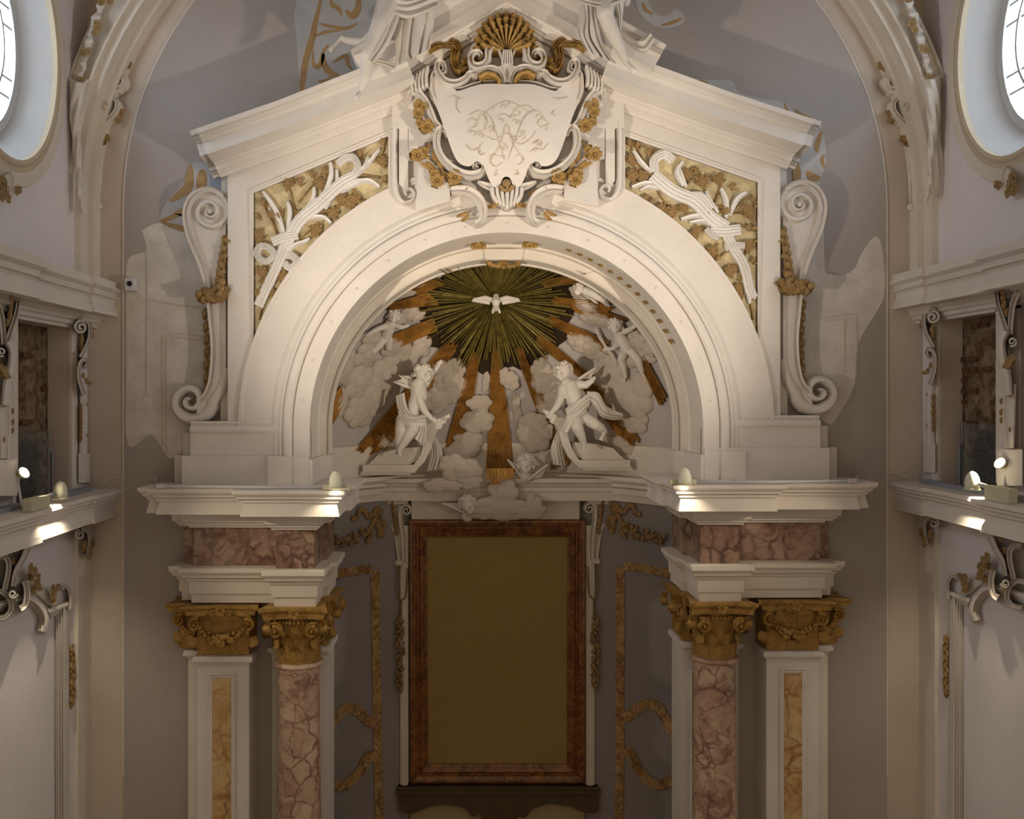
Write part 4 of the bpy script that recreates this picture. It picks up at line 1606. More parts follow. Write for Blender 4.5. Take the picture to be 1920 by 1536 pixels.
# scroll frame (left half, mirrored)
BANDS = [
    ('scroll', [(944, 130), (942, 112), (934, 101), (922, 100), (914, 108), (914, 122), (906, 134), (892, 137), (883, 129), (884, 116), (894, 110), (902, 116), (898, 124)], 6.5, .30),
    ('scroll', [(894, 146), (880, 148), (872, 158), (856, 166), (838, 164), (825, 152), (820, 138), (824, 128), (832, 132), (834, 142), (828, 146)], 6.0, .28),
    ('scroll', [(891, 152), (904, 143), (920, 141), (934, 147), (942, 160), (943, 174)], 5.0, .30),
    ('side_scroll', [(768, 190), (772, 181), (784, 180), (796, 193), (806, 212), (816, 236), (824, 246), (820, 256), (806, 264), (796, 268)], 6.5, .22),
    ('lower_scroll', [(840, 262), (838, 252), (828, 249), (821, 257), (820, 280), (829, 302), (846, 320), (868, 332), (888, 334), (904, 328), (909, 316), (902, 308), (892, 311), (890, 320), (897, 322)], 7.5, .25),
    ('hook_scroll', [(846, 362), (868, 361), (888, 369), (901, 384), (906, 404), (901, 420), (890, 424)], 9.0, .26),
]
for m in (0, 1):
    f = (lambda q: (q[0], q[1])) if m == 0 else (lambda q: (2 * CXC - q[0], q[1] - 2))
    for nm, pth, w, d in BANDS:
        q = [f(p) for p in bez(pth, 6)]
        n = len(q)
        mb = MB()
        band(mb, q, [w * (.45 + .55 * math.sin(PI * min(1, .18 + .75 * i / n))) for i in range(n)], YK, [d * (.8 + .2 * math.sin(PI * i / n)) for i in range(n)])
        build(nm, mb, M_WHITE, cart, smooth=40)
    # fluted cloth cap at the corner
    for k in range(5):
        mb = MB()
        q = [f(p) for p in bez([(776 + k * 6.2, 184 - k * 3.0), (774 + k * 6.5, 166 - k * 3.4), (778 + k * 6.4, 152 - k * 4)], 5)]
        band(mb, q, 4.2, YK, .20 + .012 * k, ROUND)
        build('cloth_fold', mb, M_WHITE, cart, smooth=True)
    # gilt crescents under the top scrolls
    mb = MB()
    q = [f(p) for p in bez([(899, 158), (910, 151), (924, 153), (934, 162), (935, 170)], 5)]
    band(mb, q, taper(len(q), 8, .6), YK, .30, ROUND)
    build('gilt_leaf', mb, M_GOLD, cart, smooth=True)
    # gilt ribbon
    for seg, w in (([(803, 103), (820, 94), (838, 89), (852, 92), (862, 104)], 8.5), ([(856, 104), (852, 120), (858, 136), (866, 140)], 8.5), ([(862, 140), (872, 132), (870, 122)], 6), ([(880, 128), (892, 120), (904, 122)], 8)):
        q = [f(p) for p in bez(seg, 6)]
        mb = MB()
        pr = [(1, 0), (1, .8)] + [(1 - 2 * (j + .5) / 7, (1.0 if j % 2 else .78)) for j in range(7)] + [(-1, .8), (-1, 0)]
        band(mb, q, w, YK, [.22 + .05 * math.sin(3.0 * i / len(q) * PI) for i in range(len(q))], pr)
        build('gilt_ribbon', mb, M_GOLD, cart)
    # flowers and leaves
    for x, y, s, r in ((785, 212, 11, 0), (795, 200, 8, 30), (801, 237, 14, 10), (788, 231, 9, 50), (784, 291, 14, 20), (796, 284, 9, 60), (820, 338, 14, 0), (815, 326, 10, 40), (853, 332, 14, 15)):
        x2, y2 = f((x, y))
        orn('flower', G_FLOWER, cart, x2, y2, YK - .20, s * 1.1, r, .9)
        orn('leaf', G_LEAF, cart, x2, y2, YK - .15, s * 1.5, r * 3 + 200, .9)
    for x, y, s, r in ((782, 204, 20, 20), (792, 190, 22, 150), (806, 268, 26, 200), (812, 282, 30, 165), (818, 296, 30, 150), (806, 296, 26, -70), (810, 318, 26, -60), (826, 318, 30, 140), (838, 338, 32, 115), (852, 346, 30, 110), (868, 352, 32, 105), (886, 358, 28, 110), (842, 350, 24, 80), (800, 304, 24, 130), (876, 398, 26, 245), (880, 402, 24, 225), (926, 384, 26, 250), (936, 380, 24, 235)):
        x2, y2 = f((x, y))
        orn('leaf', G_SLIM if s > 21 else G_LEAF, cart, x2, y2, YK - .17, s, r if m == 0 else -r, 1.0)
# lower lobe with shell drop
mb = MB()
for k in range(-3, 4):
    q = bez([(949.5 + k * 9, 352 + abs(k) * 2), (949.5 + k * 8.5, 372), (949.5 + k * 5.5, 398 - abs(k) * 4)], 5)
    band(mb, q, 5.2, YK, .25 - .012 * abs(k), ROUND)
build('lower_lobe', mb, M_WHITE, cart, smooth=True)
for m in (-1, 1):
    mb = MB()
    q = [(949.5 + m * (p[0] - 949.5), p[1]) for p in bez([(952, 352), (972, 356), (990, 352), (1004, 346)], 5)]
    band(mb, q, [9, 9, 9, 9, 9, 9, 8, 8, 7, 7, 6, 6, 5, 4, 3, 2][:len(q)], YK, .18, FLUTE)
    build('lower_wing', mb, M_WHITE, cart, smooth=True)
mb = MB()
mb.ell(P(949.5, 343, YK - .26), (.055, .05, .05), None, 10, 8)
for k in range(5):
    a = PI * (k + .5) / 5
    mb.ell(P(949.5 + 11 * math.cos(a), 348 + 9 * math.sin(a), YK - .24), (.035, .04, .03), None, 8, 5)
build('gilt_boss', mb, M_OCHRE, cart, smooth=True)
# throat piece between the top scrolls
mb = MB()
for k in range(-2, 3):
    q = bez([(949.5 + k * 4.5, 134), (949.5 + k * 4, 122), (949.5 + k * 3.2, 108)], 4)
    band(mb, q, 2.8, YK, .28, ROUND)
build('fluted_throat', mb, M_WHITE, cart, smooth=True)
mb = MB()
mb.prism([P(x, y, YK) for x, y in [(905, 143), (949.5, 132), (994, 143), (962, 152), (949.5, 168), (937, 152)]], (0, -.22, 0))
build('throat_web', mb, M_WHITE, cart)
# gilt scallop shell in two tiers
shell = None
for tier, (r, n, yy, dpt) in enumerate(((57, 13, .10, .14), (44, 11, .20, .12), (28, 9, .28, .10))):
    mb = MB()
    for k in range(n):
        a = math.radians(188 - 196 * (k + .5) / n)
        e = Vector((947 + r * math.cos(a) * .95, 100 - r * math.sin(a) * 1.08))
        q = bez([(947 + 6 * math.cos(a), 108 - 6 * math.sin(a)), (947 + r * .5 * math.cos(a), 104 - r * .52 * math.sin(a)), (e.x, e.y)], 6)
        nn = len(q)
        w = r * 1.0 * PI / n * .56
        band(mb, q, [w * (.18 + .82 * i / (nn - 1)) for i in range(nn)], YK, [yy + dpt * (i / (nn - 1)) for i in range(nn)], ROUND)
        c = P(e.x, e.y, YK)
        mb.ell(c + Vector((0, -yy - dpt * .6, 0)), (w * KP * .9, .07, w * KP * .45), None, 8, 6)
    if shell is None:
        shell = build('shell', mb, M_GOLD, cart, smooth=True, label='gilt scallop shell')
    else:
        build('shell_tier', mb, M_GOLD, shell, smooth=True)
# gilt sprigs on the soffit and hanging flower
for x, y in ((897, 460), (993, 458)):
    s = thing('soffit_sprig', 'gilt flower sprig on the arch soffit %s of the crown' % ('left' if x < 940 else 'right'), 'ornament', P(x, y, .15), 'gilt sprigs under the arch crown')
    for k in range(5):
        orn('leaf', G_LEAF, s, x + (k - 2) * 2, y + 3, .12, 13, -80 + 40 * k)
    orn('flower', G_FLOWER, s, x, y + 2, .08, 7, 0)
s = thing('soffit_garland', 'row of gilt leaves along the right side of the arch soffit', 'ornament', P(1160, 560, .2))
for i in range(13):
    a = math.radians(70 - 3.6 * i)
    r = RA - .03
    yy = .05 + .0 * i
    p = Vector((r * math.cos(a), yy, ZC + r * math.sin(a)))
    place('leaf', G_LEAF, None, s, orient(p, .085, 90 + 70 - 3.6 * i + 200, (-math.cos(a), -.4, -math.sin(a))))
# ================================================================ stucco figures
class Fig:
    """body modelled in picture coordinates: points are (px, py, dy), dy metres behind (+) or before (-) plane Y"""

    def __init__(self, Y):
        self.Y = Y
        self.mb = MB()
        self.k = (Y + 12) / F

    def p(self, q):
        return P(q[0], q[1], self.Y + (q[2] if len(q) > 2 else 0))

    def limb(self, pts_, rad):
        for i in range(len(pts_) - 1):
            self.mb.capsule(self.p(pts_[i]), self.p(pts_[i + 1]), rad[i] * self.k, rad[i + 1] * self.k, 12)
        return self

    def ball(self, q, r, rot=None):
        if not hasattr(r, '__len__'):
            r = (r, r, r)
        self.mb.ell(self.p(q), [v * self.k for v in r], rot, 14, 10)
        return self

    def hand(self, q, d, s, up=(0, -1)):
        """palm and five fingers pointing along d (px direction)"""
        d = Vector((d[0], d[1])).normalized()
        n = Vector((-d.y, d.x))
        z = q[2] if len(q) > 2 else 0
        self.limb([q, (q[0] + d.x * s * .8, q[1] + d.y * s * .8, z)], [s * .55, s * .6])
        for i, L in enumerate((.85, 1.05, 1.0, .8)):
            o = (i - 1.5) * .36 * s
            a = (q[0] + d.x * s + n.x * o, q[1] + d.y * s + n.y * o, z)
            b = (a[0] + d.x * s * L * .6, a[1] + d.y * s * L * .6, z - .012)
            c = (b[0] + d.x * s * L * .35, b[1] + d.y * s * L * .35, z + .012)
            self.limb([a, b, c], [s * .19, s * .17, s * .14])
        a = (q[0] + n.x * -.5 * s + d.x * .3 * s, q[1] + n.y * -.5 * s + d.y * .3 * s, z)
        self.limb([a, (a[0] + (d.x - n.x) * .5 * s, a[1] + (d.y - n.y) * .5 * s, z - .01)], [s * .22, s * .17])
        return self

    def foot(self, ankle, toe, s):
        self.limb([ankle, toe], [s * .6, s * .55])
        d = Vector((toe[0] - ankle[0], toe[1] - ankle[1])).normalized()
        n = Vector((-d.y, d.x))
        z = toe[2] if len(toe) > 2 else 0
        for i in range(5):
            o = (i - 2) * .27 * s
            a = (toe[0] + n.x * o, toe[1] + n.y * o, z)
            self.limb([a, (a[0] + d.x * s * .65, a[1] + d.y * s * .65, z - .01)], [s * (.26 - .02 * i), s * (.2 - .015 * i)])
        return self

    def head(self, q, r, turn=(0, 0)):
        """skull with brow, cheeks, nose, lips, chin and ears; turn = px shift of the face"""
        z = q[2] if len(q) > 2 else 0
        x, y = q[0], q[1]
        fx, fy = x + turn[0] * r, y + turn[1] * r
        k = self.k
        self.ball((x, y, z), (r * .92, r * .95, r * 1.08))
        self.ball((fx, fy + r * .35, z - r * k * .28), (r * .68, r * .65, r * .70))
        f = z - r * k * .88
        self.ball((fx, fy + r * .22, f - .06 * r * k), (r * .13, r * .22, r * .24))
        self.ball((fx, fy + r * .58, f + .10 * r * k), (r * .22, r * .12, r * .07))
        self.ball((fx, fy + r * .70, f + .13 * r * k), (r * .18, r * .12, r * .07))
        self.ball((fx, fy + r * .92, f + .25 * r * k), (r * .24, r * .22, r * .18))
        for s in (-1, 1):
            self.ball((fx + s * r * .36, fy + r * .45, f + .22 * r * k), (r * .28, r * .22, r * .28))
            self.ball((fx + s * r * .33, fy - r * .12, f + .10 * r * k), (r * .28, r * .16, r * .10))
            self.ball((fx + s * r * .31, fy + r * .08, f + .16 * r * k), (r * .15, r * .10, r * .10))
            self.ball((x + s * r * .92, y + r * .20, z), (r * .12, r * .2, r * .26))
        return self

    def hair(self, q, r, n=46, seed=1, turn=(0, 0)):
        rnd = random.Random(seed)
        mb = MB()
        z = q[2] if len(q) > 2 else 0
        c = self.p((q[0], q[1], z))
        k = 0
        while k < n:
            v = Vector((rnd.gauss(0, 1), rnd.gauss(0, 1), rnd.gauss(0, 1))).normalized()
            if v.y < -.25 + turn[0] * 0 and v.z < .42:
                continue
            if v.z < -.55:
                continue
            k += 1
            s = r * self.k * rnd.uniform(.17, .27)
            mb.ell(c + v * r * self.k * 1.02, (s, s * .8, s * 1.15), Matrix.Rotation(rnd.uniform(0, 3), 3, 'Y'), 7, 5)
        return mb

    def folds(self, lines, r0, r1=None):
        """drapery: ridged strands side by side"""
        for ln in lines:
            n = len(ln)
            self.limb(ln, [r0 + ((r1 if r1 is not None else r0) - r0) * i / max(1, n - 1) for i in range(n)])
        return self

    def wing(self, root, tip, w, n=7, dy=0.0):
        """feathered wing from root to tip; w = px breadth, feathers fan out"""
        a, b = Vector(root[:2]), Vector(tip[:2])
        d = b - a
        nn = Vector((-d.y, d.x)).normalized()
        z = root[2] if len(root) > 2 else 0
        for i in range(n):
            t = i / (n - 1)
            s = a + d * (.15 + .55 * (1 - t)) * .5
            e = a + d * (1 - .45 * t) + nn * w * t
            self.limb([(s.x, s.y, z), ((s.x + e.x) / 2, (s.y + e.y) / 2, z + .02), (e.x, e.y, z + .04)], [w * .22, w * .20, w * .12])
        self.limb([(a.x, a.y, z), ((a + d * .5).x, (a + d * .5).y, z - .02), (b.x, b.y, z)], [w * .3, w * .28, w * .16])
        return self

    def done(self, name, parent, voxel=.014, smooth=3, mat=None, **kw):
        o = build(name, self.mb, mat or M_STATUE, parent, smooth=True, **kw)
        return remesh(o, voxel, smooth)


def with_hair(parent, fig, q, r, seed, n=46):
    build('hair', fig.hair(q, r, n, seed), M_STATUE, parent, smooth=True)


def cloth(name, parent, Y, L, R, nf, amp, mat=None, thick=.03, seed=0, n=44, m=20):
    """draped sheet between two edge curves of (px, py, dy); nf folds run along the curves"""
    a, b = bez(L, 8), bez(R, 8)
    rnd = random.Random(seed)
    ph = [rnd.uniform(-.5, .5) for _ in range(5)]
    front, back = [], []
    for i in range(m + 1):
        t = i / m
        fa, fb = t * (len(a) - 1), t * (len(b) - 1)
        ia, ib = min(int(fa), len(a) - 2), min(int(fb), len(b) - 2)
        pa, pb = a[ia].lerp(a[ia + 1], fa - ia), b[ib].lerp(b[ib + 1], fb - ib)
        rf, rb = [], []
        for j in range(n + 1):
            u = j / n
            q = pa.lerp(pb, u)
            w = u + .05 * math.sin(5 * t + ph[0] * 6) + .035 * math.sin(9 * u + 4 * t + ph[1] * 6)
            fo = abs(math.sin(PI * nf * w + ph[2])) ** .75 * (.75 + .35 * math.sin(7 * u + ph[3] * 9)) * (.45 + .75 * t)
            bulge = math.sin(PI * u) * .5
            rf.append(P(q.x, q.y, Y + q.z - amp * (fo + bulge)))
            rb.append(P(q.x, q.y, Y + q.z - amp * (fo + bulge) * .55 + thick))
        front.append(rf)
        back.append(rb)
    mb = MB()
    mb.grid([front[i] + back[i][::-1] for i in range(m + 1)], True, True)
    return build(name, mb, mat or M_STATUE, parent, smooth=55)


# ---- seated angels on the gable ------------------------------------------------------
YA_ = -.95
t = thing('angel_statue', 'white stucco angel on the left slope of the gable, one bare leg stretched down', 'statue', P(700, 190, YA_))
f = Fig(YA_)
f.limb([(770, -60, .15), (762, -10, .12), (745, 5, .08)], [34, 36, 26])                  # torso and hips
f.limb([(770, -60, .15), (772, -110, .15)], [34, 22])
f.head((776, -138, .1), 24)
f.limb([(748, 0, -.02), (718, 48, -.16), (690, 105, -.26)], [26, 22, 15])                 # near thigh to knee
f.limb([(690, 108, -.26), (686, 140, -.24), (678, 168, -.22)], [12.5, 11, 6.5])           # shin
f.foot((676, 172, -.22), (669, 182, -.27), 8)
f.limb([(738, 20, .1), (700, 70, .12), (684, 80, .14), (652, 76, .18), (642, 72, .18)], [22, 14, 10, 7.5, 6])   # trailing leg
f.foot((640, 74, .18), (622, 92, .17), 8)
f.limb([(800, -90, .05), (830, -50, -.1), (850, -20, -.2)], [12, 10, 7])
f.hand((850, -20, -.2), (1, 1), 9)
f.limb([(745, -90, .05), (720, -60, -.05), (700, -80, -.1)], [12, 10, 7])
f.hand((700, -80, -.1), (-1, -.6), 9)
f.done('body', t, .013, 3)
cloth('skirt', t, YA_, [(742, -8, -.05), (738, 50, -.12), (742, 100, -.16), (738, 128, -.18)], [(816, -8, -.02), (814, 40, -.08), (810, 68, -.10), (806, 92, -.12)], 4, .11, seed=1)
cloth('thigh_cloth', t, YA_, [(708, -8, .0), (697, 40, -.14), (686, 84, -.24), (680, 108, -.28)], [(756, -8, -.1), (746, 40, -.24), (728, 84, -.30), (704, 118, -.30)], 3, .05, seed=2)
cloth('waist_cloth', t, YA_, [(712, -18, -.05), (765, -4, -.16), (820, -22, -.04)], [(716, 14, -.10), (765, 36, -.20), (820, 14, -.08)], 3, .09, seed=3)
cloth('hem', t, YA_, [(700, 100, -.2), (720, 112, -.2), (742, 120, -.2)], [(690, 122, -.18), (716, 122, -.18), (740, 132, -.18)], 2, .04, seed=4)
f3 = Fig(YA_)
f3.wing((740, -90, .22), (640, -60, .3), 46, 8)
f3.wing((806, -90, .22), (880, -120, .3), 46, 8)
f3.done('wings', t, .015, 1)
with_hair(t, f, (776, -138, .1), 24, 3)

t = thing('angel_statue', 'white stucco angel on the right slope of the gable, bare toes over the cornice', 'statue', P(1160, 150, YA_), None)
f = Fig(YA_)
f.limb([(1120, -60, .15), (1124, -10, .12), (1130, 0, .06)], [34, 34, 24])
f.limb([(1120, -60, .15), (1116, -110, .15)], [34, 22])
f.head((1112, -138, .1), 24)
f.limb([(1132, 0, -.05), (1134, 26, -.24)], [22, 17])
f.limb([(1134, 28, -.24), (1150, 66, -.22), (1166, 98, -.2), (1172, 112, -.2)], [15.5, 13.5, 8.5, 7])
f.foot((1174, 117, -.2), (1187, 131, -.25), 9.5)
f.limb([(1110, 0, 0), (1095, 60, -.1), (1120, 100, -.05)], [20, 14, 8])
f.limb([(1090, -90, .05), (1060, -50, -.1), (1046, -20, -.2)], [12, 10, 7])
f.hand((1046, -20, -.2), (-1, 1), 9)
f.limb([(1148, -90, .05), (1180, -60, -.05), (1200, -80, -.1)], [12, 10, 7])
f.hand((1200, -80, -.1), (1, -.6), 9)
f.done('body', t, .013, 3)
cloth('skirt', t, YA_, [(1084, -8, -.05), (1092, 30, -.14), (1084, 62, -.18), (1100, 96, -.16)], [(1126, -8, -.1), (1122, 36, -.2), (1132, 84, -.16), (1156, 120, -.12)], 4, .11, seed=5)
cloth('side_cloth', t, YA_, [(1146, -6, -.14), (1157, 30, -.14), (1158, 54, -.14)], [(1172, -8, -.05), (1168, 26, -.08), (1164, 56, -.1)], 2, .07, seed=6)
cloth('waist_cloth', t, YA_, [(1080, -24, -.05), (1124, -8, -.2), (1170, -24, -.05)], [(1086, 6, -.10), (1126, 18, -.22), (1172, 4, -.08)], 3, .08, seed=7)
cloth('flying_end', t, YA_, [(1160, 52, .0), (1186, 70, -.02), (1206, 72, -.08), (1218, 60, -.08)], [(1164, 68, .0), (1184, 88, -.02), (1210, 98, -.08), (1228, 74, -.08)], 2, .06, seed=8)
f3 = Fig(YA_)
f3.wing((1090, -90, .22), (1020, -120, .3), 46, 8)
f3.limb([(1160, -40, .2), (1176, -10, .22), (1174, 6, .22)], [16, 11, 7])
f3.wing((1150, -90, .22), (1230, -70, .3), 40, 8)
f3.done('wings', t, .015, 1)
with_hair(t, f, (1112, -138, .1), 24, 4)
# ================================================================ glory in the half dome
def amap(base):
    return lambda x, y, w: A(x, y, base + w)


def apx(px, py):
    return (A(px, py) - CAM).y / F


DOVE = (929, 563)
def clip_ray(a, r):
    """end of a ray from the dove, kept inside the half dome"""
    while r > 20:
        q = (DOVE[0] + r * math.cos(a), DOVE[1] + r * math.sin(a))
        p = A(*q)
        if p.y > 1.0 and p.z < 9.95:
            return q
        r -= 3
    return q


sun = thing('sunburst', 'olive gold sunburst of thin rays behind the dove', 'sunburst', A(929, 690))
mb = MB()
rnd = random.Random(21)
ring = []
for k in range(72):
    a = 2 * PI * k / 72
    r = (150 + rnd.uniform(-14, 6)) if abs(math.cos(a)) > .5 else 140 + rnd.uniform(-16, 4)
    ring.append(clip_ray(a, r))
rows = [[A(929 + (x - 929) * s, 563 + (y - 563) * s, .015) for x, y in ring] for s in (1, .75, .5, .25, .02)]
mb.grid(rows, True, False)
build('dark_ground', mb, M_SUNBACK, sun)
for k in range(124):
    a = 2 * PI * (k + rnd.uniform(-.25, .25)) / 124
    L = rnd.uniform(104, 148) * (1.0 if abs(math.cos(a)) > .4 else .93)
    e_ = clip_ray(a, L)
    L = math.hypot(e_[0] - 929, e_[1] - 563)
    q = [(929 + r * math.cos(a), 563 + r * math.sin(a)) for r in (10, L * .4, L * .75, L)]
    w = rnd.uniform(1.4, 2.5)
    mb = MB()
    d0 = rnd.uniform(.03, .07)
    band(mb, q, [.6, w * .65, w, w * .95], 0, [d0, d0 + .01, d0 + .02, d0 + .02], [(1, 0), (.8, .8), (0, 1), (-.8, .8), (-1, 0)], amap(.015))
    build('ray', mb, M_SUN, sun)

# wide planked rays; each is given by its inner end (two corners) and outer end (two corners), in pixels
RAYS = [((922, 655, 937, 655), (911, 885, 966, 885), 8), ((886, 655, 900, 668), (826, 870, 868, 880), 7), ((962, 648, 978, 650), (1030, 840, 1072, 868), 7),
        ((836, 640, 862, 648), (662, 850, 728, 838), 9), ((812, 596, 822, 620), (724, 632, 726, 662), 6), ((806, 548, 826, 572), (722, 572, 730, 582), 5), ((818, 520, 836, 532), (772, 540, 784, 556), 5),
        ((1012, 524, 1020, 540), (1100, 512, 1096, 530), 5), ((1034, 556, 1036, 574), (1150, 566, 1140, 586), 6), ((1070, 560, 1076, 586), (1180, 600, 1168, 604), 5), ((1030, 590, 1026, 606), (1142, 640, 1132, 664), 7),
        ((1010, 622, 1000, 640), (1140, 730, 1128, 742), 8), ((1096, 690, 1084, 720), (1200, 824, 1176, 842), 8), ((1060, 800, 1046, 812), (1070, 872, 1030, 880), 6), ((1196, 676, 1206, 662), (1236, 762, 1250, 744), 6), ((640, 724, 646, 760), (616, 752, 622, 800), 4)]
for i, (a, b, n) in enumerate(RAYS):
    names = ['straight down below the dove', 'left of the lowest ray', 'right of the lowest ray', 'running behind the left putto', 'pointing to the small upper left putto', 'at the far upper left', 'tucked under the left edge of the arch',
             'at the upper right by the arch', 'right of the dove', 'between the upper right clouds', 'pointing to the small right putto', 'running behind the right putto head', 'behind the right putto legs', 'beside the right shell drapery', 'at the far right edge', 'at the far left edge']
    m = MB()
    rr = random.Random(i)
    ncol = n * 2
    top, bot = [], []
    for j in range(n):
        u0, u1 = j / n, (j + 1) / n
        ext = rr.uniform(-.04, .05)
        ins = rr.uniform(0, .05)
        def at(u, v):
            ia = Vector((a[0] + (a[2] - a[0]) * u, a[1] + (a[3] - a[1]) * u))
            ob = Vector((b[0] + (b[2] - b[0]) * u, b[1] + (b[3] - b[1]) * u))
            return ia + (ob - ia) * v
        rows = []
        for v in [ins - (.03 * (1 - abs(2 * (j + .5) / n - 1)))] + [.2, .4, .6, .8] + [1 + ext]:
            p0, p1 = at(u0, v), at(u1, v)
            pm = (p0 + p1) / 2
            rows.append([A(p0.x, p0.y, 0), A(p0.x, p0.y, .05), A(pm.x, pm.y, .075), A(p1.x, p1.y, .05), A(p1.x, p1.y, 0)])
        m.grid(rows, True, True)
    t = build('glory_ray', m, M_RAY, label='wide ribbed orange wooden ray ' + names[i], cat='ray', group='wide wooden rays of the glory')
    if i == 0:
        # the lowest ray runs on over the cornice
        for j in range(8):
            x0, x1 = 913 + j * 6.2, 913 + (j + 1) * 6.2
            e = 896 + (12 if j in (1, 2, 3) else rr.uniform(-3, 3))
            mm = MB()
            mm.prism([P(x0, 878, 2.08), P(x1, 878, 2.08), P(x1, e, 2.04), P(x0, e, 2.04)], (0, -.04 - .02 * (j % 2), 0))
            build('plank', mm, M_RAY, t)

# ---- clouds ------------------------------------------------------------------------------
CLOUDS = [
    ('large swirling stucco cloud at the left edge of the half dome', [(671, 716, 38, 34), (687, 664, 33, 30), (671, 771, 36, 34), (722, 706, 36, 46), (757, 678, 34, 36), (790, 650, 20, 26), (650, 690, 20, 40), (640, 755, 18, 30), (700, 745, 34, 40), (735, 650, 25, 22), (700, 636, 30, 22)], .03),
    ('stucco cloud behind the head of the small upper left putto', [(766, 590, 26, 17), (784, 592, 16, 14), (748, 600, 22, 16), (710, 640, 26, 20)], .03),
    ('stucco cloud tucked under the left of the arch', [(790, 534, 34, 10), (812, 520, 22, 12), (768, 550, 24, 10)], .03),
    ('stucco cloud beside the head of the left putto', [(838, 712, 28, 28), (856, 692, 18, 22), (862, 722, 14, 18), (816, 750, 28, 26), (830, 690, 22, 18), (846, 740, 20, 18)], .04),
    ('small stucco cloud at the foot of the far left ray', [(718, 828, 21, 18), (728, 820, 14, 16)], .03),
    ('tall cloud column left of the lowest ray', [(898, 756, 24, 16), (896, 790, 33, 24), (878, 826, 30, 16), (864, 846, 34, 18), (880, 836, 24, 20)], .10),
    ('low cloud bank spilling over the apse cornice on the left', [(866, 882, 38, 26), (848, 872, 24, 20), (836, 908, 42, 12), (880, 900, 26, 18), (816, 914, 22, 9)], -2.12),
    ('small round cloud right of the lowest ray', [(954, 712, 17, 19), (946, 702, 11, 13), (962, 722, 12, 12)], .07),
    ('sliver of cloud left of the lowest ray', [(912, 714, 8, 18), (910, 726, 7, 14)], .02),
    ('sliver of cloud right of the lowest ray', [(968, 758, 8, 22), (972, 780, 8, 18)], .02),
    ('pale cloud between the lowest rays and the right putto', [(1000, 792, 29, 20), (1004, 818, 31, 30), (990, 806, 22, 22), (1026, 806, 12, 12)], .14),
    ('stucco cloud beside the head of the right putto', [(1014, 694, 20, 24), (1030, 716, 24, 28), (1012, 716, 18, 24), (1040, 744, 24, 26), (1022, 762, 20, 16), (1010, 748, 10, 12)], .04),
    ('swirling cloud at the upper right of the half dome', [(1084, 548, 18, 18), (1100, 572, 28, 22), (1116, 596, 34, 22), (1132, 600, 26, 20), (1096, 538, 18, 14)], .03),
    ('rounded cloud right of the sunburst below the middle ray', [(1088, 642, 24, 22), (1106, 650, 30, 26), (1126, 662, 24, 18), (1076, 632, 14, 16)], .03),
    ('large swirling stucco cloud at the right of the half dome', [(1150, 700, 26, 32), (1184, 752, 46, 46), (1164, 740, 36, 40), (1200, 730, 28, 34), (1188, 790, 34, 26), (1140, 680, 20, 22), (1130, 712, 22, 26)], .03),
    ('stucco cloud behind the small right putto', [(1196, 640, 24, 26), (1208, 668, 28, 14), (1182, 676, 24, 16), (1214, 654, 18, 18)], .03),
    ('small stucco cloud at the right end of the apse ledge', [(1158, 836, 28, 19), (1140, 830, 16, 16), (1176, 842, 16, 12)], .05),
    ('cloud mass resting on the altar frame under the lowest ray', [(942, 920, 29, 26), (940, 952, 52, 24), (985, 958, 38, 16), (912, 958, 30, 16), (1000, 950, 18, 22), (950, 966, 74, 9)], -2.16),
]
rnd = random.Random(5)
for lab, puffs, off in CLOUDS:
    m = MB()
    for (cx, cy, rx, ry) in puffs:
        if off < 0:
            p, n = P(cx, cy, -off), Vector((0, -1, 0))
        else:
            p = A(cx, cy, off)
            n = AN(p)
        R = Vector((0, -1, 0)).rotation_difference(n).to_matrix()
        k = (p.y - CAM.y) / F
        dep = min(.10, .30 * min(rx, ry) * k)
        m.ell(p, (rx * k * .86, dep, ry * k * .86), R, 22, 14)
        m.ell(p + n * dep * .5 + R @ Vector((.06 * rx * k, 0, -.08 * ry * k)), (rx * k * .62, dep * .66, ry * k * .60), R, 20, 12)
        if min(rx, ry) > 20:
            m.ell(p + n * dep * .8 + R @ Vector((-.04 * rx * k, 0, .06 * ry * k)), (rx * k * .40, dep * .5, ry * k * .36), R, 18, 10)
        nl = 6 if max(rx, ry) > 16 else 5
        a0 = rnd.uniform(0, 6)
        for j in range(nl):                        # lobes round the edge
            a = a0 + 2 * PI * j / nl + rnd.uniform(-.2, .2)
            q = rnd.uniform(.42, .56)
            m.ell(p + R @ Vector((rx * k * .58 * math.cos(a), 0, ry * k * .58 * math.sin(a))), (rx * k * q, dep * .9, ry * k * q), R, 14, 9)
    build('stucco_cloud', m, M_CLOUD, smooth=True, label=lab, cat='cloud', group='stucco clouds of the glory')

# ---- dove -----------------------------------------------------------------------------------
p = A(930, 566, .16)
f = Fig(p.y)
dv = thing('dove', 'small white dove with spread wings at the centre of the sunburst', 'dove', p)
f.limb([(930, 556, 0), (930, 566, -.04), (930, 578, -.02)], [6, 8.5, 4.5])
f.ball((930, 578, -.07), (4.2, 4.2, 4.2))
f.limb([(930, 580, -.1), (930, 585, -.12)], [2.0, .8])
f.limb([(926, 578, 0), (924, 586, 0)], [3, 2.4]).limb([(934, 578, 0), (937, 586, 0)], [3, 2.4])
f.done('body', dv, .008, 2)
for s in (-1, 1):
    g = Fig(p.y)
    g.limb([(930 + s * 5, 563, 0), (930 + s * 20, 558, -.02), (930 + s * 41, 561, 0)], [5, 4.5, 2.5])
    for i in range(7):
        x = 930 + s * (10 + i * 5)
        g.limb([(x, 561, 0), (x + s * 4, 570 - i * .9, .02)], [3.2, 2.2])
    g.done('wing', dv, .008, 2)

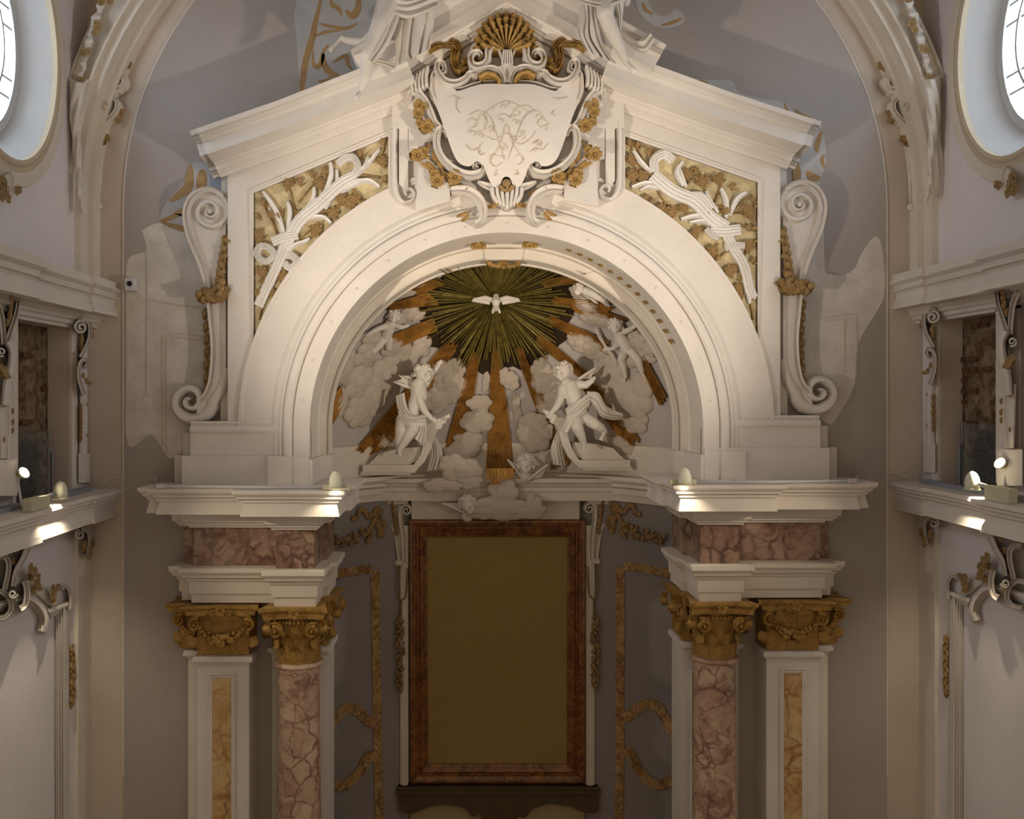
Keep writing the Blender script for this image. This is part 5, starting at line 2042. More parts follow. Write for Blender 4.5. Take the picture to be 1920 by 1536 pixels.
# ---- ledge, broken pediments -----------------------------------------------------------------
mb = MB()
mb.mould(el, [(0, 6.36), (.06, 6.36), (.06, 6.46), (.10, 6.47), (.10, 6.56), (.13, 6.57), (.17, 6.60), (.17, 6.64), (.20, 6.66), (.24, 6.70), (.24, 6.76), (0, 6.77)], XY)
ledge = build('trim_7', mb, M_CREAM, smooth=25, kind='structure', label='curved cream cornice round the apse')
al = thing('altar_pediment', 'cream broken pediment block above the altarpiece frame', 'pediment', P(932, 980, 2.5))
mb = MB()
YP = 2.36
mb.mould([(P(688, 0, YP).x, .0), (P(1176, 0, YP).x, 0)], [(0, 6.36), (.02, 6.36), (.02, 6.50), (.05, 6.51), (.05, 6.57), (.08, 6.60), (.10, 6.63), (.14, 6.66), (.14, 6.72), (0, 6.73)], lambda u, v, w: (u, YP - v, w))
mb.box2((P(688, 0, YP).x, YP, 6.36), (P(1176, 0, YP).x, YP + .3, 6.72))
build('cornice', mb, M_CREAM, al)
mb = MB()
mb.box2((P(772, 0, 2.6).x, 2.56, P(0, 982, 2.6).z), (P(1086, 0, 2.6).x, 2.85, 6.37))
build('frieze_slab', mb, M_CREAM, al)
for m in (0, 1):
    fx = (lambda q: q) if m == 0 else (lambda q: (1862 - q[0], q[1] - 9))
    nm = 'left' if m == 0 else 'right'
    t = thing('pediment_scroll', 'broken curved pediment arm on the %s that carries a putto' % nm, 'pediment', P(*fx((740, 886)), 2.1), 'broken pediment arms')
    mb = MB()
    mb.prism([P(*fx(q), 1.95) for q in [(680, 872), (775, 872), (775, 886), (680, 886)]], (0, .5, 0))
    mb.prism([P(*fx(q), 1.98) for q in [(676, 884), (770, 884), (770, 891), (676, 891)]], (0, .5, 0))
    build('base_slab', mb, M_CREAM, t)
    arm = [(776, 887), (764, 887), (786, 858), (796, 832), (798, 812), (792, 800), (812, 790), (843, 776), (844, 783), (838, 785), (836, 793), (830, 795), (828, 803), (820, 806), (814, 820), (808, 842), (796, 866)]
    mb = MB()
    mb.prism([P(*fx(q), 1.96) for q in arm], (0, .34, 0))
    build('curved_arm', mb, M_CREAM, t)
    mb = MB()
    mb.prism([P(*fx(q), 2.06) for q in [(690, 872), (712, 850), (744, 842), (790, 838), (786, 860), (766, 874)]], (0, .4, 0))
    build('sloping_top', mb, M_CREAM, t)
    A_, B_ = [(*fx((800, 818)), 0), (*fx((806, 850)), -.02), (*fx((800, 884)), 0)], [(*fx((816, 814)), 0), (*fx((830, 850)), -.02), (*fx((826, 880)), 0)]
    cloth('shell_drapery', t, 2.2, A_, B_, 4, .07, seed=20 + m)

# ---- large putti -------------------------------------------------------------------------------
YQ = 1.86
t = thing('putto', 'winged stucco putto leaning on the left pediment arm, face turned down to the right', 'statue', P(760, 860, YQ))
f = Fig(YQ)
f.limb([(784, 724, 0), (786, 744, -.04), (776, 766, -.02), (766, 782, 0)], [15, 16, 15, 15])
f.limb([(788, 716, 0), (791, 708, -.02)], [8, 8])
f.head((793, 699, -.02), 15.5, (.38, .12))
f.limb([(782, 730, -.08), (788, 752, -.14), (796, 770, -.16), (808, 784, -.16)], [8.5, 7.5, 6.5, 4.5])
f.hand((809, 786, -.16), (1, .5), 6)
f.limb([(796, 722, .06), (810, 700, .08), (822, 686, .06)], [8, 6.5, 4.5])
f.hand((822, 685, .06), (.7, -1), 6)
f.limb([(756, 786, 0), (752, 806, -.12), (749, 826, -.1), (747, 840, -.06)], [13, 11, 8, 5.5])
f.limb([(776, 786, -.04), (774, 804, -.16), (762, 824, -.16), (750, 842, -.14)], [14, 12, 9, 5.5])
f.foot((749, 844, -.14), (749, 854, -.18), 6)
f.foot((747, 840, -.06), (744, 848, -.1), 5.5)
f.done('body', t, .011, 2)
cloth('waist_cloth', t, YQ, [(746, 770, -.08), (770, 780, -.18), (800, 776, -.12)], [(750, 792, -.10), (772, 802, -.22), (798, 800, -.14)], 3, .05, seed=11)
cloth('sash', t, YQ, [(742, 742, .0), (745, 764, -.06), (756, 786, -.1)], [(758, 736, -.1), (764, 764, -.16), (778, 786, -.18)], 3, .05, seed=12)
cloth('hanging_cloth', t, YQ, [(784, 792, -.12), (786, 806, -.12), (776, 822, -.12)], [(800, 790, -.14), (802, 812, -.14), (798, 838, -.12)], 3, .05, seed=13)
f3 = Fig(YQ)
f3.wing((772, 728, .02), (738, 716, .04), 12, 6)
f3.wing((778, 724, .08), (748, 704, .1), 10, 5)
f3.done('wings', t, .010, 2)
with_hair(t, f, (793, 699, -.02), 15.5, 8, 52)

t = thing('putto', 'winged stucco putto seated on the right pediment arm with a cloth flying behind', 'statue', P(1090, 845, YQ))
f = Fig(YQ)
f.limb([(1070, 726, 0), (1073, 740, -.04), (1080, 758, -.05), (1086, 776, -.02)], [16, 16.5, 16, 16])
f.limb([(1062, 718, 0), (1057, 710, -.02)], [8, 8])
f.head((1056, 696, -.04), 16, (-.22, .10))
f.limb([(1054, 728, -.02), (1051, 748, -.10), (1044, 762, -.14), (1034, 774, -.14)], [8.5, 7.5, 6.5, 4.5])
f.hand((1034, 775, -.14), (-.5, 1), 6)
f.limb([(1082, 720, 0), (1098, 722, -.06), (1110, 714, -.1)], [8.5, 7.5, 5])
f.hand((1110, 714, -.1), (.5, -.6), 5)
f.limb([(1080, 782, -.06), (1082, 800, -.18), (1090, 818, -.16), (1095, 832, -.12)], [14, 11.5, 8.5, 6])
f.foot((1095, 834, -.12), (1096, 841, -.18), 6.5)
f.limb([(1094, 782, -.02), (1116, 796, -.14), (1126, 802, -.1), (1133, 808, -.06)], [13, 10.5, 8.5, 6])
f.foot((1134, 810, -.06), (1128, 822, -.1), 6)
f.done('body', t, .011, 2)
cloth('waist_cloth', t, YQ, [(1060, 766, -.14), (1082, 752, -.2), (1106, 736, -.12)], [(1064, 788, -.16), (1086, 782, -.22), (1106, 760, -.14)], 3, .05, seed=14)
cloth('flying_cloth', t, YQ, [(1100, 734, -.12), (1122, 737, -.08), (1135, 758, -.02), (1150, 768, .04), (1168, 776, .08)], [(1104, 752, -.12), (1116, 764, -.08), (1126, 780, -.02), (1144, 787, .04), (1168, 787, .08)], 2, .07, seed=15)
cloth('hanging_cloth', t, YQ, [(1062, 780, -.14), (1056, 796, -.14), (1047, 808, -.14)], [(1078, 784, -.16), (1071, 800, -.16), (1064, 812, -.14)], 2, .05, seed=16)
f3 = Fig(YQ)
f3.wing((1084, 712, .06), (1116, 690, .1), 11, 6)
f3.done('wings', t, .010, 2)
with_hair(t, f, (1056, 696, -.04), 16, 9, 56)

# ---- small putti in low relief on the dome ------------------------------------------------------
def small_putto(label, head, r, limbs, loc, seed, turn=(0, .1)):
    p = A(*loc, .12)
    f = Fig(p.y)
    k = f.k

    def q(pt):
        a = A(pt[0], pt[1], .10 + (pt[2] if len(pt) > 2 else 0))
        return (pt[0], pt[1], a.y - p.y)
    t = thing('putto', label, 'statue', p)
    f.head(q(head), r, turn)
    for pth, rad in limbs:
        if isinstance(rad, str):
            a, b = q(pth[0]), pth[1]
            (f.hand if rad == 'hand' else f.foot)(a, b if rad == 'hand' else q(b), r * .36)
        else:
            f.limb([q(x) for x in pth], rad)
    f.done('body', t, .011, 2)
    build('hair', f.hair(q(head), r, 40, seed), M_STATUE, t, smooth=True)
    return t


small_putto('small stucco putto half hidden in cloud at the upper left of the half dome', (737, 592), 11.5,
            [([(732, 606), (727, 620), (722, 634)], [10, 12, 10]), ([(722, 612), (706, 618), (692, 626)], [6, 5, 3.5]), ([(692, 626), (-1, .5)], 'hand'), ([(742, 610), (752, 614), (760, 612)], [5.5, 5, 4]), ([(760, 612), (1, -.2)], 'hand'), ([(718, 636), (708, 650), (700, 658)], [9, 8, 6]), ([(728, 636), (728, 652)], [9, 7])], (728, 620), 12)
small_putto('small stucco putto with a ribbon among the clouds at the right of the half dome', (1155, 609, .03), 13,
            [([(1160, 624), (1167, 638), (1176, 654)], [10, 12, 11]), ([(1156, 630), (1157, 648), (1148, 654), (1139, 654)], [6, 5.5, 4.5, 3.5]), ([(1139, 654), (-1, .2)], 'hand'), ([(1170, 622), (1182, 618), (1190, 612)], [6, 5, 4]), ([(1190, 612), (.4, -1)], 'hand'), ([(1172, 658), (1165, 674), (1170, 692), (1173, 706)], [9, 8, 6, 4]), ([(1173, 706), (1171, 714)], 'foot'),
             ([(1184, 660), (1198, 676), (1204, 698)], [8.5, 7.5, 5]), ([(1204, 698), (1208, 706)], 'foot'), ([(1118, 618), (1126, 634), (1136, 650)], [3, 4, 3]), ([(1140, 656), (1148, 666), (1154, 676)], [3, 3, 2])], (1170, 650), 13, (-.1, .15))
small_putto('small stucco putto lying on the cloud at the top right under the arch', (1086, 541, .03), 10,
            [([(1098, 545), (1110, 549), (1122, 556)], [9, 9.5, 9]), ([(1122, 556), (1132, 562), (1138, 570)], [8, 7, 5]), ([(1098, 552), (1110, 560), (1116, 566)], [5, 4, 3]), ([(1116, 566), (1, .6)], 'hand'), ([(1138, 570), (1142, 574)], 'foot')], (1110, 552), 14, (-.3, .2))


# ---- cherub heads -----------------------------------------------------------------------------------
def cherub(label, head, r, wings, loc, Y, seed, turn):
    t = thing('cherub_head', label, 'statue', P(*loc, Y))
    f = Fig(Y)
    f.head(head, r, turn)
    f.limb([(head[0], head[1] + r, .04), (head[0], head[1] + r * 1.5, .06)], [r * .6, r * .8])
    f.done('head', t, .010, 2)
    for a, b, w, n in wings:
        g = Fig(Y)
        g.wing(a, b, w, n)
        g.done('wing', t, .010, 2)
    build('hair', f.hair(head, r, 48, seed), M_STATUE, t, smooth=True)


cherub('winged cherub head perched on the cloud right of the lowest ray', (986, 869, -.05), 15, [((984, 902, .02), (952, 862, .04), 11, 6), ((990, 900, .02), (1026, 872, .04), 11, 6)], (986, 900), 2.10, 31, (.05, .2))
cherub('winged cherub head lying on top of the altarpiece frame', (876, 945, -.05), 15, [((896, 970, .02), (830, 944, .04), 13, 7)], (876, 975), 2.2, 32, (.35, .25))
# ================================================================ altarpiece
YPF = 2.62
alt = thing('altarpiece_frame', 'tall red marbled frame around a bare canvas at the back of the apse', 'picture frame', P(931, 1475, YPF))
inner = p2([(800, 1006), (1064, 1006), (1063, 1432), (803, 1432)], YPF)
mb = MB()
k = (YPF + 12) / F
mb.mould(inner, [(0, -.04), (0, .03), (4 * k, .04), (7 * k, .06), (12 * k, .075), (16 * k, .05), (18 * k, .05), (20 * k, .085), (27 * k, .11), (31 * k, .11), (33 * k, .09), (34 * k, -.04)], XZ(YPF), closed=True)
build('frame_moulding', mb, M_REDM, alt, smooth=20)
mb = MB()
mb.box2((P(798, 0, YPF).x, YPF + .0, P(0, 1435, YPF).z), (P(1066, 0, YPF).x, YPF + .02, P(0, 1004, YPF).z))
build('canvas', mb, M_CANVAS, alt)
for m in (0, 1):
    x0, x1 = (751, 766) if m == 0 else (1098, 1114)
    mb = MB()
    mb.box2((P(x0, 0, YPF).x, YPF - .05, P(0, 1478, YPF).z), (P(x1, 0, YPF).x, YPF + .1, P(0, 985, YPF).z))
    mb.box2((P(x0 + 4, 0, YPF).x, YPF - .07, P(0, 1470, YPF).z), (P(x1 - 4, 0, YPF).x, YPF + .1, P(0, 1040, YPF).z))
    mb.box2((P(x0 - 3, 0, YPF).x, YPF - .10, P(0, 1478, YPF).z), (P(x1 + 3, 0, YPF).x, YPF + .1, P(0, 1470, YPF).z))
    build('side_strip', mb, M_CREAM, alt)
sh = thing('altar_shelf', 'dark scalloped wooden shelf under the altarpiece frame', 'shelf', P(931, 1540, YPF))
mb = MB()
arcs = [(746, 1476), (1122, 1476), (1123, 1515)] + bez([(1120, 1524), (1095, 1524), (1066, 1511)], 5) + bez([(1060, 1512), (1030, 1508), (1000, 1518), (984, 1534), (972, 1532), (962, 1548)], 5) + [(910, 1548)] + bez([(898, 1526), (886, 1532), (870, 1516), (840, 1510), (808, 1512)], 5) + bez([(800, 1516), (770, 1526), (748, 1520)], 5)
mb.prism([P(a[0], a[1], YPF - .12) for a in arcs], (0, .25, 0))
build('apron', mb, M_DARKWOOD, sh)
mb = MB()
mb.box2((P(744, 0, YPF).x, YPF - .16, P(0, 1482, YPF).z), (P(1124, 0, YPF).x, YPF + .1, P(0, 1476, YPF).z))
build('top_board', mb, M_DARKWOOD, sh)
mb = MB()
mb.box2((P(770, 0, YPF).x, YPF - .02, 0), (P(1095, 0, YPF).x, YPF + .2, P(0, 1500, YPF).z))
build('back_panel', mb, plaster('altar_back', (.42, .33, .19), .06, 3), sh)

# consoles with gilt drops beside the frame
for m in (0, 1):
    fx = (lambda q: q) if m == 0 else (lambda q: (1866 - q[0], q[1] - 3))
    nm = 'left' if m == 0 else 'right'
    t = thing('console', 'slender cream scroll console at the top %s of the altarpiece frame' % nm, 'console', P(*fx((750, 1065)), YPF))
    for pth, w, d in (([(730, 940), (732, 970), (742, 1000), (747, 1030), (749, 1050)], 5, .10), ([(752, 946), (752, 975), (756, 1005), (757, 1030), (757, 1052)], 5, .12), ([(744, 944), (743, 975), (750, 1010), (753, 1050)], 5, .07)):
        mb = MB()
        q = [fx(p) for p in bez(pth, 5)]
        band(mb, q, taper(len(q), w, .7), YPF, d)
        build('scroll_band', mb, M_CREAM, t, smooth=40)
    mb = MB()
    sp = [fx(q) for q in spiral(762, 956, 12, 2, 180, 1.6 if m == 0 else 1.6, 24)]
    band(mb, sp, taper(len(sp), 3.5, .4), YPF, .13, ROUND)
    build('volute', mb, M_CREAM, t, smooth=40)
    mb = MB()
    for k_ in range(3):
        mb.ell(P(*fx((744 + 4 * k_, 1056)), YPF - .08), (.035, .05, .05), None, 8, 6)
    build('foot_scroll', mb, M_CREAM, t, smooth=True)
    mb = MB()
    mb.box2((P(*fx((727, 0)), YPF).x, YPF - .13, P(0, 944, YPF).z), (P(*fx((765, 0)), YPF).x, YPF + .1, P(0, 938, YPF).z))
    build('cap', mb, M_CREAM, t)
    mb = MB()
    for k_ in range(9):
        mb.ell(P(*fx((736 + k_ * .9 + (k_ % 2) * 2, 944 + k_ * 7)), YPF - .11), (.035, .04, .045), None, 7, 5)
    build('gilt_drop', mb, M_OCHRE, t, smooth=True)
    # hanging fruit festoon on a cord
    g = thing('festoon', 'brown hanging festoon of fruit on a looped cord %s of the altarpiece frame' % nm, 'festoon', P(*fx((750, 1295)), YPF))
    mb = MB()
    cord = [fx(q) for q in bez([(747, 1064), (745, 1090), (746, 1115), (752, 1125), (760, 1120), (763, 1095), (764, 1066)], 5)]
    mb.tube([P(*q, YPF - .10) for q in cord], .014, 6)
    mb.tube([P(*fx((752, 1125)), YPF - .10), P(*fx((752, 1160)), YPF - .10)], .012, 6)
    build('cord', mb, M_OCHRE, g, smooth=True)
    rr = random.Random(40 + m)
    mb = MB()
    for k_ in range(64):
        u = k_ / 63
        w = 7.5 * math.sin(PI * min(1, .12 + .80 * u)) ** .6
        mb.ell(P(*fx((750 + rr.uniform(-w, w), 1158 + 138 * u)), YPF - .10 - rr.uniform(0, .05)), (rr.uniform(.02, .034), .035, rr.uniform(.025, .045)), Matrix.Rotation(rr.uniform(-1, 1), 3, 'Y'), 7, 5)
    build('fruit_bunch', mb, M_OCHRE, g, smooth=True)

# painted marble bands, rosettes and swags on the apse wall
def wallband(name, pth, w, label, n=5, mat=M_BANDM, d=.02, prof=[(1, 0), (1, 1), (-1, 1), (-1, 0)]):
    mb = MB()
    q = bez(pth, n)
    band(mb, q, w, 0, d, prof, amap(.004))
    return mb


for m, (vert, top, up, lo) in enumerate((([(704, 1070), (705, 1180), (707, 1300), (709, 1420), (712, 1545)], [(600, 1086), (640, 1075), (670, 1070), (697, 1068)], [(610, 1372), (632, 1344), (652, 1328), (672, 1334), (690, 1352), (704, 1354)], [(705, 1418), (690, 1420), (676, 1446), (652, 1470), (630, 1474), (608, 1470)]),
                                         ([(1163, 1064), (1163, 1180), (1162, 1300), (1162, 1420), (1160, 1545)], [(1170, 1062), (1200, 1065), (1232, 1071), (1280, 1080)], [(1166, 1346), (1182, 1342), (1196, 1328), (1216, 1320), (1236, 1330), (1256, 1364), (1270, 1390)], [(1166, 1412), (1180, 1410), (1192, 1434), (1212, 1462), (1236, 1472), (1260, 1462), (1280, 1440)]))):
    nm = 'left' if m == 0 else 'right'
    t = thing('marble_panel_border', 'orange breccia border of the %s apse wall panel with curved oval' % nm, 'wall panel', A(*vert[-1]))
    for nme, pth, w in (('upright', vert, 8), ('top_rail', top, 8), ('upper_curve', up, 9.5), ('lower_curve', lo, 9.5)):
        build(nme, wallband(nme, pth, w, ''), M_BANDM, t)
    mb = MB()
    rr = random.Random(m)
    cx, cy = (648, 1396) if m == 0 else (1229, 1392)
    for k_ in range(26):
        p = A(cx + rr.gauss(0, 5), cy + rr.gauss(0, 10), .004)
        mb.ell(p, (.012, .006, .018), Matrix.Rotation(rr.uniform(-1.5, 1.5), 3, 'Y'), 6, 4)
    build('painted_spray', mb, plaster('faded_flowers', (.46, .34, .28), .2, 9), t, kind='stuff')
    # ribbon and swag above
    fx = (lambda x, y: (x, y)) if m == 0 else (lambda x, y: (1861 - x, y - 8))
    g = thing('ribbon_swag', 'ochre flower swag hung from a ribboned rosette on the %s apse wall' % nm, 'swag', A(*fx(670, 1015)))
    mb = MB()
    p = A(*fx(708, 961), .03)
    n = AN(p)
    R = Vector((0, -1, 0)).rotation_difference(n).to_matrix()
    mb.ell(p, (.10, .05, .10), R, 14, 8)
    mb.ell(p + n * .03, (.06, .05, .06), R, 12, 8)
    mb.ell(p + n * .06, (.025, .04, .025), R, 8, 6)
    build('rosette', mb, M_OCHRE, g, smooth=True)
    for pth, w in (([(700, 962), (692, 970), (684, 958), (676, 956), (670, 970), (660, 972)], 4.5), ([(704, 972), (696, 990), (690, 1000), (684, 1004)], 4.5), ([(710, 974), (712, 990), (716, 1008)], 6), ([(712, 974), (722, 984), (718, 996)], 4), ([(700, 1000), (694, 1008), (688, 1018)], 4)):
        mb = MB()
        q = [fx(*v) for v in bez(pth, 5)]
        band(mb, q, w, 0, .045, FLUTE, amap(.01))
        build('ribbon', mb, M_OCHRE, g, smooth=40)
    mb = MB()
    for k_ in range(60):
        u = rr.random()
        x, y = 694 - 82 * u, 992 + 26 * math.sin(PI * .5 * u ** .8)
        w = 4 + 8 * math.sin(PI * min(1, u * .8 + .1))
        p = A(*fx(x + rr.uniform(-3, 3), y + rr.uniform(-w, w)), .03 + rr.uniform(0, .05))
        mb.ell(p, rr.uniform(.025, .042), None, 7, 5)
    build('flowers', mb, M_OCHRE, g, smooth=True)
# ================================================================ side wall ornament
def wmap(base):
    return lambda x, y, w: W(x, y, base + w)


def wband(name, pth, w, d, mat, parent, base=0.0, prof=FLUTE, n=5, smooth=40):
    mb = MB()
    q = bez(pth, n) if n > 1 else [Vector(p) for p in pth]
    ww = w if not hasattr(w, '__len__') else lerp(w[0], w[1], len(q))
    band(mb, q, ww, 0, d, prof, wmap(base))
    return build(name, mb, mat, parent, smooth=smooth)


def worn(name, me, parent, px, py, off, spx, rot=0.0, flat=1.0, up=0.0):
    p = W(px, py, off)
    k = (p.y - CAM.y) / F
    side = -1 if px < PPX else 1
    return place(name, me, None, parent, orient(p, (spx * k * 1.0, spx * k * flat, spx * k), rot, (-side, 0, 0)))


STEPS = [(1, 0), (1, .55), (.82, .62), (.8, .8), (.45, .86), (.42, 1), (.1, 1), (.06, .75), (-.3, .7), (-.34, .5), (-.7, .46), (-.72, .3), (-1, .26), (-1, 0)]

for side in (-1, 1):
    nm = 'left' if side < 0 else 'right'
    X = side * XSW

    def fx(q, lower=False):
        """left hand pixel -> this side"""
        if side < 0:
            return (q[0], q[1])
        return ((1909 - q[0], q[1] - 20) if lower else (1901 - q[0], q[1] - 19))
    sg = 1 if side < 0 else -1
    sh = SHIFT[side]
    # corner strip below and between the cornices
    mb = MB()
    mb.box2((X, -.40, 0), (X - side * .05, -.002, 6.5))
    build('trim_%d' % (8 if side < 0 else 9), mb, M_CREAM, kind='structure', label='corner strip of the %s nave wall beside the end wall' % nm)
    # niche surround
    ya, yb, za, zb = NICHE[side]
    t = thing('niche_surround', 'moulded white surround of the rubble niche in the %s nave wall' % nm, 'niche', (X, (ya + yb) / 2, za))
    path = [(yb, za), (yb, zb), (ya, zb), (ya, za)]
    mp_ = lambda u, v, w: (X - side * w, u, v)
    mb = MB()
    mb.mould(path, [(0, -.01), (0, .035), (-.03, .045), (-.06, .03), (-.07, .03), (-.075, .05), (-.11, .055), (-.12, .0)], mp_)
    build('architrave', mb, M_WHITE, t)
    for ynm, q in (('inner_jamb', yb), ('outer_jamb', ya)):
        mb = MB()
        s_ = 1 if q == yb else -1
        mb.box2((X + side * .27, q, za), (X + side * .002, q - s_ * .012, zb))
        build(ynm, mb, M_BEIGE, t)
    mb = MB()
    mb.box2((X + side * .27, ya, zb), (X + side * .002, yb, zb - .012))
    build('lintel', mb, M_BEIGE, t)
    # glass parapet in the niche
    g = thing('glass_parapet', 'low clear glass parapet in the %s niche' % nm, 'glass', (X, ya + .5, za))
    mb = MB()
    mb.box2((X + side * .10, ya + .02, za + .02), (X + side * .112, yb - .26, za + .86))
    build('pane', mb, M_GLASS, g)
    mb = MB()
    mb.box2((X + side * .09, yb - .27, za), (X + side * .125, yb - .25, za + .60))
    build('clamp', mb, M_METAL, g)

    # scrolled pilaster between niche and corner
    t = thing('scrolled_pilaster', 'white scrolled wall pilaster with gilt drops between the %s niche and the corner' % nm, 'pilaster', W(*fx((156, 905))))
    wband('spiral', [fx(q) for q in spiral(152, 614, 14, 2, -60, -1.7 * 1, 26)], 3.6, .16, M_WHITE, t, .02, ROUND, 1)
    wband('upper_scroll', [fx(q) for q in [(146, 601), (160, 599), (168, 608), (169, 626), (164, 645), (156, 660), (151, 670)]], [5, 4], .15, M_WHITE, t, .02)
    wband('lower_scroll', [fx(q) for q in [(160, 688), (164, 681), (160, 674), (152, 678), (148, 692), (149, 712), (154, 730), (158, 740)]], [3.6, 5], .14, M_WHITE, t, .02)
    wband('shaft', [fx(q) for q in [(157, 735), (157, 790), (156, 850)]], [7.5, 8], .06, M_WHITE, t, .01, FLUTE)
    wband('foot', [fx(q) for q in [(158, 850), (158, 905)]], 11, .07, M_WHITE, t, .01, [(1, 0), (1, 1), (-1, 1), (-1, 0)], 1)
    for x, y, s in ((171, 598, 15), (172, 612, 13), (171, 626, 12), (151, 632, 17), (151, 645, 16), (150, 762, 13), (150, 776, 13), (150, 790, 14), (150, 806, 13), (150, 820, 12), (163, 760, 5), (163, 818, 5)):
        worn('leaf_drop', O_TUFT, t, *fx((x, y - 4)), .10, s * 1.2, 0, 1.0)
    for x, y, s, r in ((158, 700, 16, 200), (162, 710, 14, 160), (166, 718, 9, 90)):
        worn('leaf', O_LEAF, t, *fx((x, y)), .10, s, r * sg, 1.0)
    # herm at the edge of the frame
    t = thing('stucco_herm', 'white scrolled herm pilaster with gilt shell at the %s edge of the picture' % nm, 'pilaster', W(*fx((10, 925))))
    wband('backing', [fx(q) for q in [(10, 562), (10, 740), (10, 925)]], 24, .05, M_WHITE, t, .0, [(1, 0), (1, 1), (-1, 1), (-1, 0)])
    wband('flared_top', [fx(q) for q in [(34, 566), (30, 590), (20, 620), (12, 646)]], [4, 6], .20, M_WHITE, t, .05)
    wband('inner_flare', [fx(q) for q in [(-8, 566), (2, 590), (6, 620), (8, 646)]], [6, 6], .20, M_WHITE, t, .05)
    wband('belly', [fx(q) for q in [(16, 640), (24, 660), (22, 690), (14, 720), (10, 760)]], [10, 9], .22, M_WHITE, t, .05, ROUND)
    wband('spiral', [fx(q) for q in spiral(3, 660, 9, 1.5, 60, 1.5, 20)], 2.6, .28, M_WHITE, t, .05, ROUND, 1)
    wband('tapering_shaft', [fx(q) for q in [(8, 740), (8, 800), (8, 860)]], [13, 9], .14, M_WHITE, t, .05)
    wband('foot', [fx(q) for q in [(8, 862), (8, 930)]], 24, .12, M_WHITE, t, .05, [(1, 0), (1, 1), (-1, 1), (-1, 0)], 1)
    worn('flower', O_FLOWER, t, *fx((20, 562)), .28, 10, 0, 1.0)
    for x, y, s in ((19, 574, 18), (17, 588, 20), (13, 602, 16), (7, 758, 10), (7, 824, 10), (23, 770, 12), (23, 790, 13), (23, 806, 12)):
        worn('leaf_drop', O_TUFT, t, *fx((x, y - 4)), .22, s, 0, 1.0)
    for k in range(5):
        worn('shell_leaf', O_LEAF, t, *fx((8, 690)), .30, 26, sg * (150 + 22 * k), .8)

    # lower wall panel
    t = thing('wall_panel_frame', 'white moulded panel frame with curved top and gilt flowers on the %s lower wall' % nm, 'panel frame', W(*fx((60, 1536), True)))
    lo = lambda q: fx(q, True)
    wband('upright', [lo(q) for q in [(118, 1560), (117, 1400), (117, 1260), (117, 1142)]], 12.5 * sg, .09, M_WHITE, t, 0, STEPS, 3, False)
    wband('top_rail', [lo(q) for q in [(130, 1136), (112, 1143), (92, 1150)]], 9 * sg, .10, M_WHITE, t, 0, STEPS, 3, False)
    wband('arched_rail', [lo(q) for q in [(78, 1184), (83, 1166), (82, 1154), (76, 1142), (64, 1130), (47, 1126), (22, 1130), (-4, 1140), (-30, 1148)]], 10 * sg, .12, M_WHITE, t, 0, STEPS, 5, False)
    wband('ear_scroll', [lo(q) for q in [(116, 1106), (122, 1100), (130, 1108), (132, 1126), (129, 1144)]], [2.5, 4], .09, M_WHITE, t, 0)
    wband('crest_plate', [lo(q) for q in [(50, 1110), (62, 1106), (76, 1108), (92, 1124), (104, 1132)]], [14, 10], .05, M_WHITE, t, 0, ROUND)
    wband('crest_scroll', [lo(q) for q in [(46, 1090), (50, 1104), (50, 1120), (46, 1136), (38, 1142)]], [6, 7], .20, M_WHITE, t, 0)
    wband('s_scroll', [lo(q) for q in [(52, 1028), (42, 1050), (30, 1072), (24, 1100)]], [7, 5], .16, M_WHITE, t, 0)
    wband('s_scroll', [lo(q) for q in [(-6, 1044), (8, 1044), (16, 1056), (14, 1080), (8, 1106)]], [6, 5], .18, M_WHITE, t, 0)
    wband('curl', [lo(q) for q in spiral(24, 1114, 9, 2, 0, 1.4, 20)], 3.2, .22, M_WHITE, t, 0, ROUND, 1)
    wband('ring_scroll', [lo(q) for q in [(-12, 1112), (4, 1110), (18, 1124), (20, 1142), (10, 1156), (-8, 1160)]], [5, 5], .18, M_WHITE, t, 0)
    for x, y, s in ((32, 1028, 10), (56, 1066, 12), (64, 1072, 11), (70, 1084, 11), (60, 1084, 9), (66, 1094, 9), (98, 1104, 10), (102, 1112, 10), (97, 1118, 9), (24, 1128, 8)):
        worn('flower', O_FLOWER, t, *lo((x, y)), .12, s, x * 7, .9)
    for x, y, s, r in ((54, 1074, 18, 150), (72, 1092, 20, 165), (64, 1100, 18, 190), (100, 1118, 18, 170), (28, 1046, 18, 190), (22, 1070, 18, 190), (106, 1106, 14, 40)):
        worn('leaf', O_LEAF, t, *lo((x, y)), .10, s, r * sg, .9)
    for k in range(7):
        worn('leaf_drop', O_TUFT, t, *lo((133 + (k % 2) * 1.5, 1210 + k * 16)), .04, 24, 0, .9)
    # bracket under the cornice at the corner strip
    t = thing('corner_bracket', 'small white and gilt bracket under the lower cornice at the %s corner' % nm, 'bracket', W(*fx((162, 1040))))
    f2 = (lambda q: q) if side < 0 else (lambda q: (1901 - q[0], q[1] - 22))
    wband('scroll', [f2(q) for q in spiral(150, 1003, 9, 2, -90, -1.4, 20)], 3.0, .12, M_WHITE, t, .05, ROUND, 1)
    wband('body', [f2(q) for q in [(152, 994), (164, 996), (168, 1008), (166, 1026), (163, 1042)]], [5, 2.5], .14, M_WHITE, t, .05)
    for x, y, s in ((156, 1016, 20), (166, 1026, 24), (172, 1012, 18)):
        worn('leaf_drop', O_TUFT, t, *f2((x, y)), .14, s, 0, 1.0)

    # hanging drapery on the outer arch band, garland above it, bracket on the lunette side
    f3 = (lambda q: q) if side < 0 else (lambda q: (1893 - q[0], q[1] - 6 - (18 if q[1] > 300 else 0)))
    t = thing('hanging_drapery', 'twisted stucco drapery hanging on the %s outer arch band' % nm, 'drapery', P(*f3((160, 400)), -.6))
    f = Fig(-.56)
